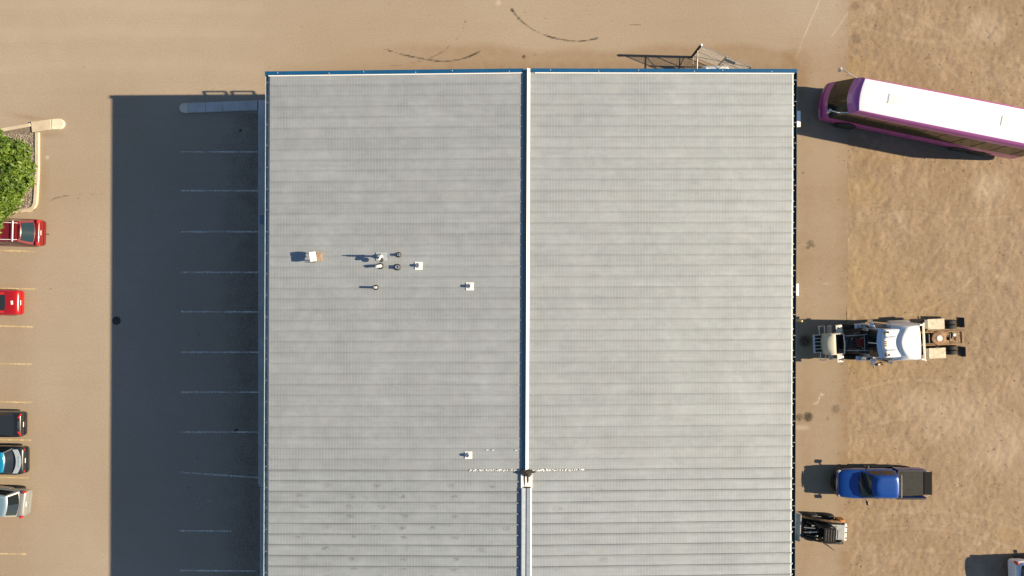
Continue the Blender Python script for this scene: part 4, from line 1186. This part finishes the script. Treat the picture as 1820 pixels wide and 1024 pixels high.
# ------------------------------------------------------------------ purple coach
ang = R(180 - 11.2)
BL = 13.7
fx, fy = 20.72, 12.60
BUS = empty('coach', (fx - math.cos(ang) * BL / 2, fy - math.sin(ang) * BL / 2, 0), ang)
tag(BUS, 'purple coach with a bright white roof parked behind the building', 'bus')
F = BL / 2; Bk = -BL / 2
lv = [(.32, outline(F - .10, Bk + .08, 1.24, .24, .15, wf=1.16)), (.55, outline(F, Bk, 1.29, .24, .15, wf=1.20)), (.95, outline(F - .02, Bk, 1.30, .24, .15, wf=1.21)), (1.25, outline(F - .16, Bk, 1.30, .26, .15, wf=1.22)),
      (1.42, outline(F - .26, Bk, 1.295, .28, .15, wf=1.22)), (2.85, outline(F - .88, Bk, 1.25, .30, .15, wf=1.17)), (3.12, outline(F - 1.06, Bk + .02, 1.225, .30, .15, wf=1.15)), (3.32, outline(F - 1.20, Bk + .05, 1.17, .22, .15, wf=1.11)), (3.41, outline(F - 1.44, Bk + .12, 1.05, .12, .15, wf=1.02))]
sh = Shell(lv)
MB().box((-.2, 0, .30), (BL - 1.2, 2.2, .14)).build('chassis', M['black'], BUS)
sh.band(0, 4, paint_purple, 'lower_body', BUS, smooth=40)
sh.band(4, 5, M['glass_brown'], 'side_glazing', BUS, (sh.front[1], sh.right[1]), smooth=40)
sh.band(4, 5, M['glass_brown'], 'windscreen', BUS, sh.front, smooth=40)
sh.band(5, 8, paint_purple2, 'roof_edge', BUS, smooth=40)
rf = sh.cap(M['coach_white'], 'roof', BUS, .055, insets=((.97, .4), (.75, .8), (.35, 1.0)))
# windscreen: dark dash and sun blind behind the lower pane, centre bar, window pillars, panels, hatches
sh.patch(4, 5, sh.front, .03, .97, .02, .40, M['glass'], 'dashboard_glass', BUS, .006)
sh.patch(4, 5, sh.front, .49, .51, .0, 1.0, M['black'], 'windscreen_bar', BUS, .014, 1, 2)
for r_ in (sh.left, sh.right):
    for i in range(9):
        u = .10 + .105 * i
        sh.patch(4, 5, r_, u, u + .006, .0, 1.0, M['black'], 'window_pillar', BUS, .012, 1, 2)
    for i in range(8):
        u = .14 + .10 * i
        sh.patch(0, 2, r_, u, u + .002, .0, 1.0, M['black'], 'panel_seam', BUS, .006, 1, 2)
sh.patch(2, 4, sh.left, .0, .42, .25, .62, paint_pink, 'swoosh', BUS, .008, 10, 1); sh.patch(2, 4, sh.left, .45, .98, .02, .48, paint_pink, 'swoosh', BUS, .008, 10, 1)
sh.patch(2, 4, sh.right, .0, .55, .02, .48, paint_pink, 'swoosh', BUS, .008, 10, 1); sh.patch(2, 4, sh.right, .58, 1.0, .25, .62, paint_pink, 'swoosh', BUS, .008, 10, 1)
sh.patch(1, 2, sh.front, .04, .26, .2, .8, M['lamp'], 'headlight', BUS, .012, 4, 1); sh.patch(1, 2, sh.front, .74, .96, .2, .8, M['lamp'], 'headlight', BUS, .012, 4, 1)
sh.patch(0, 1, sh.front, .30, .70, .2, .95, M['black'], 'front_grille', BUS, .012, 4, 1)
sh.patch(2, 3, sh.front, .04, .96, .05, .25, M['black'], 'bumper_line', BUS, .010, 8, 1)
for s in (1, -1):
    wheel(BUS, F - 2.05, s * 1.17, .52, .32, M['chrome'], s)
    wheel(BUS, F - 9.95, s * 1.17, .52, .32, M['chrome'], s); wheel(BUS, F - 11.32, s * 1.17, .52, .32, M['chrome'], s)
    for x in (F - 2.05, F - 9.95, F - 11.32):
        MB().lathe([(.50, -.02), (.68, -.02), (.68, .012), (.50, .012)], (x, s * 1.298, .52), 'Y', 28).build('wheel_arch', M['black'], BUS)
m = MB(); m.tube([(F - 1.20, -1.14, 2.95), (F - .55, -1.34, 2.98), (F - .25, -1.52, 2.85)], .035, 8); m.box((F - .18, -1.58, 2.62), (.12, .22, .36), rz=.3); m.build('mirror', M['alu'], BUS, bevel=.02)
m = MB(); m.tube([(F - 1.15, 1.13, 2.9), (F - .45, 1.26, 2.88), (F - .12, 1.14, 2.66)], .035, 8); m.box((F - .08, 1.12, 2.40), (.12, .24, .36), rz=-.3); m.build('mirror', M['alu'], BUS, bevel=.02)
MB().box((F - .42, .5, 1.62), (.02, .85, .03), rz=.15, ry=-.4).box((F - .42, -.5, 1.62), (.02, .85, .03), rz=-.15, ry=-.4).build('wiper', M['black'], BUS)
for x in (F - 3.50, F - 10.80):
    h = MB().box((x, -.06, 3.468), (.60, .62, .045)).build('roof_hatch', M['hatch'], BUS, bevel=.025)
    MB().box((x, -.06, 3.455), (.70, .72, .03)).build('hatch_frame', M['coach_white'], h)
for dx, y in ((4.25, -.06), (4.30, .06), (4.60, -.10), (4.62, .04)):
    MB().cyl((F - dx, y, 3.44), (F - dx, y, 3.475), .022, n=8).build('roof_fitting', M['galv'], BUS)
MB().box((Bk - .03, 0, .62), (.16, 2.3, .26)).build('rear_bumper', paint_purple, BUS, bevel=.05)
for s in (1, -1): MB().box((Bk + .02, s * 1.08, 1.2), (.08, .18, .5)).build('tail_light', M['red_light'], BUS, bevel=.02)

# ------------------------------------------------------------------ white sleeper tractor with its hood tipped forward
TX, TY, TR = 25.2, -3.51, math.pi + .0455
TK = empty('tractor_truck', (TX, TY, 0), TR)
tag(TK, 'white sleeper tractor unit with its cream hood tipped forward, engine exposed', 'truck')
def tl(X): return TX - X
# chassis
for s in (1, -1): MB().box((tl(26.3), s * .43, .92), (7.9, .09, .26)).build('frame_rail', M['rust'], TK, bevel=.01)
for X in (26.7, 27.25, 28.95, 30.15): MB().box((tl(X), 0, .95), (.12, .80, .18)).build('cross_member', M['rust'], TK, bevel=.015)
MB().lathe([(.0, 1.12), (.30, 1.12), (.47, 1.10), (.50, 1.05), (.46, 1.03), (0, 1.03)], (tl(28.55), 0, 0), 'Z', 28).box((tl(28.95), .26, 1.06), (.50, .26, .06), rz=-.2).box((tl(28.95), -.26, 1.06), (.50, .26, .06), rz=.2).build('fifth_wheel', M['rust'], TK, bevel=.01)
MB().lathe([(.13, 1.12), (.20, 1.13), (.20, 1.15), (.13, 1.15)], (tl(28.55), 0, 0), 'Z', 20).build('kingpin_lock', M['steel'], TK)
MB().box((tl(28.2), 0, .70), (2.9, .7, .12)).build('axle_housing', M['dark'], TK, bevel=.04)
for X in (27.6, 27.9, 29.3): MB().cyl((tl(X), -.3, 1.0), (tl(X), .3, 1.0), .06, n=10).build('shaft', M['dark'], TK)
for k_, (X, y) in enumerate(((29.35, .15), (29.6, -.18), (29.75, .1))): MB().cyl((tl(X), y, .92), (tl(X), y, 1.08), .11, n=12).build('air_tank', M['galv'] if k_ == 1 else M['rust'], TK)
for s in (1, -1):
    wheel(TK, tl(28.22), s * 1.02, .52, .27, M['alu'], s, True); wheel(TK, tl(29.52), s * 1.02, .52, .27, M['alu'], s, True)
    rows = []
    for i in range(9):   # quarter fender over the leading drive wheels
        a = R(38 + 104 * i / 8); r = .60
        rows.append([(tl(28.22) + (r + d) * math.cos(a) * 1.0, s * y, .52 + min((r + d) * math.sin(a), .64 + d)) for y, d in ((.66, .0), (.66, .03), (1.28, .03), (1.28, .0))])
    MB().loft(rows).build('quarter_fender', M['cream'], TK, smooth=40)
    MB().box((tl(28.28), s * .97, 1.235), (1.12, .70, .05)).build('deck_plate', M['deck'], TK, bevel=.015)
    MB().box((tl(30.22), s * .98, .72), (.03, .66, .70)).build('mud_flap', M['black'], TK)
    MB().box((tl(30.10), s * .98, 1.09), (.30, .64, .03), ry=.5).build('flap_hanger', M['black'], TK)
    MB().cyl((tl(25.35), s * .98, .68), (tl(26.75), s * .98, .68), .32, n=20).build('fuel_tank', M['alu'], TK, smooth=40)
    wheel(TK, tl(22.92), s * 1.03, .52, .30, M['alu'], s)
# sleeper
lv = [(.85, outline(tl(24.35), tl(26.10), 1.16, .02, .02)), (1.2, outline(tl(24.30), tl(26.15), 1.18, .02, .02)), (2.7, outline(tl(24.42), tl(26.15), 1.16, .10, .03)), (3.02, outline(tl(24.60), tl(26.13), 1.12, .36, .03, wf=1.06)), (3.17, outline(tl(24.80), tl(26.10), 1.06, .46, .04, wf=.99))]
sh = Shell(lv); sh.band(0, 3, M['white'], 'sleeper_wall', TK, smooth=40)
sh.band(3, 4, M['white'], 'roof_fairing', TK, smooth=40); sh.cap(M['white'], 'sleeper_roof', TK, .05)
for s in (1, -1):
    MB().loft([[(tl(26.14), s * 1.10, .9), (tl(26.14), s * 1.17, .9), (tl(26.45), s * 1.20, .9), (tl(26.45), s * 1.15, .9)], [(tl(26.14), s * 1.06, 3.15), (tl(26.14), s * 1.13, 3.15), (tl(26.42), s * 1.16, 3.1), (tl(26.42), s * 1.11, 3.1)]]).build('side_extender', M['offwhite'], TK)
    MB().box((tl(26.42), s * 1.18, 3.0), (.12, .12, .12)).build('marker_light', M['cream'], TK, bevel=.03)
MB().box((tl(26.30), 0, 2.2), (.10, 2.10, .08)).box((tl(26.30), 0, 1.3), (.10, 2.10, .08)).build('rear_rail', M['cream'], TK)
MB().box((tl(26.40), 0, 3.02), (.10, 2.20, .10)).build('rear_light_bar', M['cream'], TK, bevel=.02)
# cab
lv = [(.85, outline(tl(23.52), tl(24.36), .98, .05, .0)), (1.75, outline(tl(23.40), tl(24.38), .98, .12, .0)), (2.74, outline(tl(23.62), tl(24.80), .95, .16, .0)), (2.94, outline(tl(23.72), tl(24.90), .92, .16, .0)), (3.02, outline(tl(23.82), tl(24.95), .88, .14, .0))]
cb = Shell(lv); cb.band(0, 3, M['white'], 'cab_wall', TK, smooth=40)
cb.band(3, 4, M['white'], 'cab_roof_edge', TK, smooth=40); cb.cap(M['white'], 'cab_roof', TK, .05)
cb.patch(1, 2, cb.front, .04, .48, .06, .92, M['glass'], 'windscreen', TK, .015); cb.patch(1, 2, cb.front, .52, .96, .06, .92, M['glass'], 'windscreen', TK, .015)
for r_ in (cb.left, cb.right): cb.patch(1, 2, r_, .12, .75, .12, .85, M['glass'], 'side_window', TK, .012, 4, 2)
rows = []
for i in range(11):
    y = -.95 + 1.9 * i / 10; x = tl(23.50) - .15 * (y / .95) ** 2
    rows.append([(x, y, 2.76), (x - .05, y, 2.80), (x - .20, y, 2.92), (x - .20, y, 2.88)])
MB().loft(rows).build('sun_visor', M['chrome'], TK, smooth=40)
for i in range(5):
    y = (-.66, -.13, 0, .13, .66)[i]
    MB().box((tl(23.95), y, 3.09), (.16, .09, .08), top=.7).build('marker_lamp', M['amber'], TK, bevel=.02)
for s in (1, -1):
    MB().box((tl(23.88), s * .70, 3.08), (.10, .16, .09), top=.7).build('roof_lamp', M['dark'], TK, bevel=.02)
    MB().box((tl(24.10), s * .72, 3.10), (.12, .14, .10), top=.7).build('beacon', M['dark'], TK, bevel=.02)
    h = MB().cyl((tl(24.55), s * .42, 3.13), (tl(24.10), s * .42, 3.13), .028, n=10).cyl((tl(24.10), s * .42, 3.13), (tl(23.92), s * .42, 3.13), .03, .065, n=12).build('air_horn', M['chrome'], TK)
    # chrome air cleaner, exhaust stack, mirrors, steps
    MB().lathe([(0, .0), (.17, .0), (.19, .04), (.19, .55), (.15, .62), (0, .64)], (tl(23.50), s * 1.16, 1.55), 'Z', 20).build('air_cleaner', M['chrome'], TK, smooth=40)
    MB().lathe([(0, .0), (.10, .0), (.10, 2.0), (.085, 2.05), (0, 2.05)], (tl(24.22), s * 1.22, 1.0), 'Z', 16).build('exhaust_stack', M['chrome'], TK, smooth=40)
    MB().box((tl(23.15), s * 1.06, 1.24), (.62, .34, .16)).build('battery_box', M['chrome'], TK, bevel=.05)
    m = MB(); m.tube([(tl(23.62), s * .96, 2.4), (tl(23.50), s * 1.25, 2.45), (tl(23.46), s * 1.42, 2.35)], .02, 8); m.box((tl(23.46), s * 1.44, 2.10), (.07, .20, .48), rz=s * .2); m.build('mirror', M['chrome'], TK, bevel=.015)
    MB().box((tl(24.0), s * 1.06, .55), (.7, .30, .28)).build('step', M['alu'], TK, bevel=.02)
    # tubes linking firewall to radiator
    MB().tube([(tl(23.55), s * .55, 1.80), (tl(22.9), s * .50, 1.70), (tl(22.10), s * .48, 1.55)], .03, 8).build('stay_rod', M['galv'], TK)
# engine bay
MB().box((tl(22.85), 0, 1.05), (1.35, .62, .75)).box((tl(23.05), 0, 1.45), (.85, .40, .12)).build('engine_block', M['dark'], TK, bevel=.05)
MB().box((tl(22.98), 0, 1.56), (.48, .50, .12)).build('valve_cover', M['leather_red'], TK, bevel=.03)
MB().box((tl(23.45), 0, 1.35), (.10, 1.5, .90)).build('firewall', M['dark'], TK)
rg = random.Random(4)
for i in range(26):
    X = rg.uniform(22.15, 23.40); y = rg.uniform(-.48, .48); z = rg.uniform(1.40, 1.60); q = rg.random()
    if q < .5: MB().tube([(tl(X), y, z), (tl(X + rg.uniform(-.2, .2)), y + rg.uniform(-.25, .25), z + .06), (tl(X + rg.uniform(-.4, .4)), y + rg.uniform(-.3, .3), z - .05)], rg.uniform(.015, .035), 7).build('hose', M[rg.choice(['black', 'dark', 'steel', 'black'])], TK, smooth=50)
    elif q < .8: MB().cyl((tl(X), y, z - .1), (tl(X + rg.uniform(-.15, .15)), y + rg.uniform(-.1, .1), z + .06), rg.uniform(.04, .09), n=12).build('engine_part', M[rg.choice(['steel', 'dark', 'alu', 'dark'])], TK, bevel=.01)
    else: MB().box((tl(X), y, z - .05), (rg.uniform(.08, .22), rg.uniform(.08, .2), .14), rz=rg.uniform(0, 1)).build('engine_part', M[rg.choice(['dark', 'galv', 'black'])], TK, bevel=.015)
MB().tube([(tl(23.28), -.55, 1.62), (tl(23.26), -.1, 1.68), (tl(23.28), .55, 1.62)], .035, 8).build('cross_tube', M['galv'], TK)
MB().box((tl(22.12), 0, 1.15), (.10, .95, .80)).build('radiator', M['black'], TK, bevel=.02)
# hood tipped forward: nose panel, open back, fenders
hd = MB(); rows = []
for i in range(13):
    y = -.66 + 1.32 * i / 12; q = abs(y / .66) ** 2.5
    rows.append([(tl(20.66) - .14 * q, y, .95), (tl(20.62) - .14 * q, y, 1.55), (tl(20.72) - .12 * q, y, 1.88), (tl(21.02), y, 2.00), (tl(21.24), y, 1.97), (tl(21.26), y, 1.93), (tl(21.02), y, 1.95), (tl(20.76) - .12 * q, y, 1.83), (tl(20.67) - .14 * q, y, 1.55), (tl(20.71) - .14 * q, y, .95)])
HD = hd.loft(rows).build('hood', M['cream'], TK, smooth=40)
for s in (1, -1):
    MB().loft([[(tl(X), s * y, z) for y, z in ((.62, .95), (.68, .95), (.70, zt), (.64, zt))] for X, zt in ((20.74, 1.5), (20.92, 1.90), (21.26, 1.96), (21.80, 1.88))]).build('hood_side', M['cream'], TK, smooth=40)
    rows = []
    for i in range(9):
        a = R(-8 + 100 * i / 8)
        rows.append([(tl(21.50) - .62 * math.sin(a) * .95 + .05, s * y, 1.05 + .72 * math.cos(a) + d) for y, d in ((.68, 0), (.70, .03), (1.18, .02), (1.24, -.08), (1.22, -.10), (1.16, -.01))])
    MB().loft(rows).build('fender', M['cream'], HD, smooth=40)
    MB().box((tl(21.55), s * 1.05, 1.80), (.10, .10, .05)).build('fender_lamp', M['dark'], HD, bevel=.02)
MB().box((tl(21.52), 0, 1.02), (.60, 1.22, .06)).build('hood_lining', M['black'], HD)
MB().tube([(tl(21.80), -.64, 1.88), (tl(21.84), 0, 1.92), (tl(21.80), .64, 1.88)], .045, 8).build('hood_rim', M['cream'], HD, smooth=50)
# grille guard folded down in front
gg = MB(); 
for y in (-.58, .58): gg.box((tl(20.55), y, 1.02), (.76, .06, .07))
for x in (20.20, 20.92): gg.box((tl(x), 0, 1.02), (.13 if x < 20.5 else .06, 1.2, .08))
GG = gg.build('grille_guard', M['alu'], TK, bevel=.015)
for y in (-.35, -.12, .12, .35): MB().box((tl(20.57), y, 1.02), (.66, .05, .05)).build('guard_bar', M['alu'], GG)
MB().box((tl(20.6), 0, .97), (.66, 1.1, .02)).build('guard_backing', M['black'], GG)
for s in (1, -1):
    for X in (20.62, 20.98): MB().tube([(tl(X), s * .60, 1.0), (tl(X - .03), s * .95, .98), (tl(X + .02), s * 1.10, .90), (tl(X + .10), s * 1.14, .72)], .030, 8).build('guard_tube', M['alu'], GG, smooth=50)
    MB().tube([(tl(20.62), s * 1.12, .80), (tl(21.0), s * 1.15, .80)], .030, 8).build('guard_tube', M['alu'], GG)
MB().box((tl(21.45), 0, .62), (.25, 2.30, .30)).build('front_bumper', M['alu'], TK, bevel=.04)
MB().box((tl(21.9), 0, .62), (.9, .95, .2)).build('front_axle', M['dark'], TK)

# small dropped bracket on the dirt below the cab
br = empty('loose_bracket', (gx(1565), gy(647), -.02), .6); tag(br, 'small bent metal bracket lying on the dirt beside the truck cab', 'scrap metal')
MB().box((0, 0, .04), (.40, .07, .05)).box((.16, -.10, .04), (.07, .22, .05)).build('bar', M['rust'], br, bevel=.01)
MB().box((-.12, .05, .05), (.14, .10, .06)).build('clamp', M['offwhite'], br, bevel=.01)

# ------------------------------------------------------------------ skid steer loader nosed up to the building
SK = empty('skid_steer_loader', (20.74, -16.18, 0), math.pi - .05)
tag(SK, 'orange and black skid steer loader with grey engine cover and raised cab', 'loader')
MB().loft([[(x, y, z) for y, z in ((-.56, .30), (-.56, zt), (.56, zt), (.56, .30))] for x, zt in ((-1.30, 1.15), (-1.1, 1.30), (-.2, 1.30), (.6, .75), (.95, .55))]).build('chassis', M['matte_black'], SK, bevel=.03)
MB().box((-.86, 0, 1.335), (1.02, 1.00, .07)).build('engine_cover', M['grey_paint'], SK, bevel=.02)
MB().box((-.62, -.05, 1.385), (.40, .86, .02)).build('engine_grille', M['galv'], SK)
for i in range(5): MB().box((-.62, -.36 + .13 * i, 1.40), (.34, .065, .02)).build('grille_slot', M['black'], SK)
MB().box((-1.05, .15, 1.385), (.30, .60, .02)).build('hatch', M['grey_paint'], SK, bevel=.01)
MB().box((-1.44, 0, .98), (.16, 1.14, .62)).box((-1.42, 0, 1.30), (.18, 1.05, .10)).build('rear_door', M['offwhite'], SK, bevel=.03)
for y in (-.36, 0, .36): MB().box((-1.46, y, 1.36), (.05, .07, .03)).build('latch', M['dark'], SK)
for s in (1, -1):
    for x in (.52, -.62): wheel(SK, x, s * .74, .40, .28, M['orange'], s)
    MB().tube([(-1.30, s * .66, 1.10), (-1.05, s * .70, 1.42), (-.3, s * .72, 1.40), (.55, s * .70, 1.05), (1.15, s * .66, .55), (1.22, s * .60, .32)], [.08, .08, .075, .07, .07, .06], 8).build('lift_arm', M['rust'] if s < 0 else M['dark'], SK, smooth=40)
    MB().box((-1.18, s * .74, 1.02), (.50, .20, .62), top=.7).build('arm_tower', M['orange'] if s < 0 else M['dark'], SK, bevel=.03)
    MB().cyl((-.7, s * .58, .95), (.45, s * .62, .85), .05, n=10).cyl((.45, s * .62, .85), (.85, s * .62, .80), .03, n=10).build('lift_cylinder', M['black'], SK)
    # cab posts
    MB().tube([(.52, s * .46, .80), (.48, s * .44, 1.45), (.30, s * .42, 2.05)], .045, 8).tube([(-.42, s * .46, 1.30), (-.40, s * .43, 2.05)], .045, 8).build('cab_post', M['black'], SK, smooth=40)
    b = MB()
    for i in range(6): b.box((-.34 + .15 * i, s * .455, 1.62), (.018, .014, .75))
    for i in range(4): b.box((.05, s * .455, 1.36 + .18 * i), (.86, .014, .018))
    b.build('side_screen', M['dark'], SK)
dr = MB()
for i in range(9): dr.cyl((.32 - .095 * i, .56 + .055 * i, .95), (.30 - .095 * i, .56 + .055 * i, 2.0), .014, n=6)
for z in (.95, 1.3, 1.65, 2.0): dr.cyl((.32, .56, z), (-.46, 1.0, z), .022, n=6)
dr.box((-.07, .78, 1.2), (.88, .02, .45), rz=-.515)
dr.build('open_door', M['dark'], SK)
for k_, (x0, y0, z0, x1, y1, z1) in enumerate(((.35, -.3, 1.5, 1.0, -.45, .9), (.4, .1, 1.2, 1.1, .3, .8), (.2, .35, 1.6, .9, .5, .7), (.5, -.1, 1.1, 1.2, -.1, 1.0))):
    MB().cyl((x0, y0, z0), (x1, y1, z1), .045, n=8).build('boom_strut', M['steel' if k_ % 2 else 'black'], SK)
for x, y, z in ((.62, -.25, 1.0), (.75, .2, .95), (.45, .38, 1.25)): MB().box((x, y, z), (.16, .12, .10), rz=.4).build('valve_block', M['galv'], SK, bevel=.01)
cr = MB().box((-.05, 0, 2.07), (.82, .96, .07)).build('cab_roof', M['matte_black'], SK, bevel=.03)
for i in range(4): MB().box((-.30 + .17 * i, 0, 2.112), (.06, .74, .014)).build('roof_rib', M['dark'], cr)
MB().box((.04, 0, .98), (.5, .5, .14)).box((-.22, 0, 1.25), (.12, .5, .45)).build('seat', M['black'], SK, bevel=.04)
MB().box((1.30, 0, .45), (.10, 1.1, .55)).build('quick_coupler', M['dark'], SK, bevel=.02)
bk = MB(); bk.loft([[(x, y, z) for x, z in ((1.38, .95), (1.36, .18), (1.52, .04), (2.12, .03), (2.12, .055), (1.56, .075), (1.42, .20), (1.43, .95))] for y in (-.90, -.45, 0, .45, .90)])
BK = bk.build('bucket', M['alu'], SK, smooth=30)
for s in (1, -1): MB().prism([(1.36, .0), (1.36, .001)], 0, .001) if 0 else mk('bucket_cheek', [(1.38, s * .905, .95), (1.36, s * .905, .18), (1.52, s * .905, .04), (2.12, s * .905, .03), (1.38, s * .93, .95), (1.36, s * .93, .18), (1.52, s * .93, .04), (2.12, s * .93, .03)], [(0, 1, 2, 3), (7, 6, 5, 4), (0, 4, 5, 1), (1, 5, 6, 2), (2, 6, 7, 3), (3, 7, 4, 0)], M['alu'], BK)
for k_ in range(4): MB().tube([(.9, -.2 + .12 * k_, .85), (1.1, -.22 + .14 * k_, .95), (1.28, -.25 + .16 * k_, .78)], .018, 6).build('hydraulic_hose', M['black'], SK)

# ------------------------------------------------------------------ fence and gate behind the building
FN = empty('fence', (12.28, 15.78, 0)); tag(FN, 'leaning chain-link fence panels and posts behind the building', 'fence')
ox, oy = FN.location.x, FN.location.y
A = Vector((0, 0)); Bp = Vector((15.60 - ox, 14.40 - oy)); Cc = Vector((12.22 - ox, 13.2 - oy))
MB().cyl((0, 0, -.05), (0, 0, 2.42), .085, n=14).build('gate_post', M['dark'], FN, smooth=40)
MB().lathe([(.095, 2.40), (.095, 2.44), (.05, 2.50), (0, 2.51)], axis='Z', n=14).build('post_cap', M['cap_white'], FN, smooth=40)
for p in (Bp, A.lerp(Bp, .52)): MB().cyl((p.x, p.y, -.05), (p.x, p.y, 2.30), .04, n=10).build('post', M['galv'], FN)
def rail(a, b, z0, z1, r, mat='galv'): MB().cyl((a.x, a.y, z0), (b.x, b.y, z1), r, n=8).build('rail', M[mat], FN)
for z in (2.28, 1.25, .22): rail(A, Bp, z, z, .024)
rail(A, Bp, .25, 2.2, .016, 'dark')
rail(A, Cc, 1.55, 1.55, .030, 'cap_white'); rail(A, Cc, .40, .40, .022)
rail(A, Cc, 1.55, .40, .016, 'dark')
def mesh_panel(a, b, z0, z1, pitch):
    m = MB(); d = (b - a); ln_ = d.length; d = d / ln_; h = z1 - z0
    def P_(u, v): q = a + d * u; return Vector((q.x, q.y, z0 + v))
    n = int((ln_ + h) / pitch)
    for i in range(n):
        c = i * pitch
        for sg in (1, -1):
            u0, v0 = (c, 0) if c < ln_ else (ln_, c - ln_)
            u1, v1 = (c - h, h) if c > h else (0, c)
            if sg < 0: v0, v1 = h - v0, h - v1
            p, q = P_(u0, v0), P_(u1, v1)
            if (p - q).length < .02: continue
            m.cyl(p, q, .0035, n=3, caps=False)
    o = m.build('chain_link', M['galv'], FN); tag(o, kind='stuff')
mesh_panel(A, Bp, .22, 2.28, .075)
mp = A.lerp(Bp, .62); nn = Vector((Bp.y, -Bp.x)).normalized()
MB().box((mp.x, mp.y, 1.75), (.75, .015, .45), rz=math.atan2(Bp.y, Bp.x)).build('sign_board', M['sign_blue'], FN)
# white tank tucked against the back wall
TN = empty('storage_tank', (13.62, 14.50, 0)); tag(TN, 'white horizontal tank lying behind the building by the fence', 'tank')
MB().lathe([(0, -.98), (.22, -.95), (.38, -.85), (.42, -.72), (.42, .72), (.38, .85), (.22, .95), (0, .98)], (0, 0, .80), 'X', 22).build('shell', M['white'], TN, smooth=50)
MB().lathe([(0, 1.30), (.10, 1.29), (.13, 1.22), (.13, 1.15)], (-.62, .10, 0), 'Z', 14).build('dome_lid', M['white'], TN, smooth=40)
for x in (-.55, .55): MB().box((x, 0, .22), (.12, .62, .46), topy=1.1).build('saddle', M['walk'], TN)
MB().cyl((.1, .1, 1.2), (.45, .42, 1.35), .02, n=8).build('hose_pipe', M['sign_blue'], TN)

# ------------------------------------------------------------------ small things along the east wall
def cabinet(name, label, cat, x0, x1, y0, y1, h, mat):
    t = empty(name, ((x0 + x1) / 2, (y0 + y1) / 2, 0)); tag(t, label, cat)
    w, d = x1 - x0, y1 - y0
    MB().box((0, 0, h / 2 - .02), (w, d, h)).build('housing', mat, t, bevel=.03)
    MB().box((0, 0, h - .0), (w + .06, d + .06, .04)).build('lid', mat, t, bevel=.012)
    MB().box((w / 2 + .012, 0, h * .5), (.02, d * .8, h * .7)).build('door', M['grey_paint'], t, bevel=.008)
    MB().box((w / 2 + .035, d * .25, h * .55), (.03, .03, .14)).build('handle', M['dark'], t)
    return t
cabinet('utility_cabinet', 'white utility cabinet by the wall, half in the coach shadow', 'cabinet', 17.5, gx(1422, 1.3), gy(225, 1.3), gy(198, 1.3), 1.3, M['white'])
cabinet('utility_cabinet', 'white utility cabinet by the wall above the tractor truck', 'cabinet', 17.5, gx(1418.5, 1.1), gy(525, 1.1), gy(505, 1.1), 1.1, M['white'])
bo = empty('bollard', (gx(1413), gy(569.5), 0)); tag(bo, 'pale yellow bollard standing by the wall in the truck shadow', 'bollard')
MB().lathe([(.085, -.05), (.085, 1.10), (.06, 1.16), (0, 1.18)], axis='Z', n=16).build('post', M['yellow'], bo, smooth=40)
MB().lathe([(.16, -.02), (.16, .03), (.0, .03)], axis='Z', n=16).build('footing', M['walk'], bo)
# blue service box on the west wall
wb_ = empty('meter_box', (0, 0, 0)); wb_.parent = None
wb_.location = (gx(464.5, 1.2), gy(390.5, 1.2), .14); tag(wb_, 'blue-grey meter box standing on the shaded sidewalk', 'meter box')
MB().box((.12, 0, .55), (.36, .56, 1.1)).build('housing', M['sign_blue'], wb_, bevel=.02)
MB().box((.12, 0, 1.115), (.42, .62, .03)).build('lid', M['sign_blue'], wb_, bevel=.01)
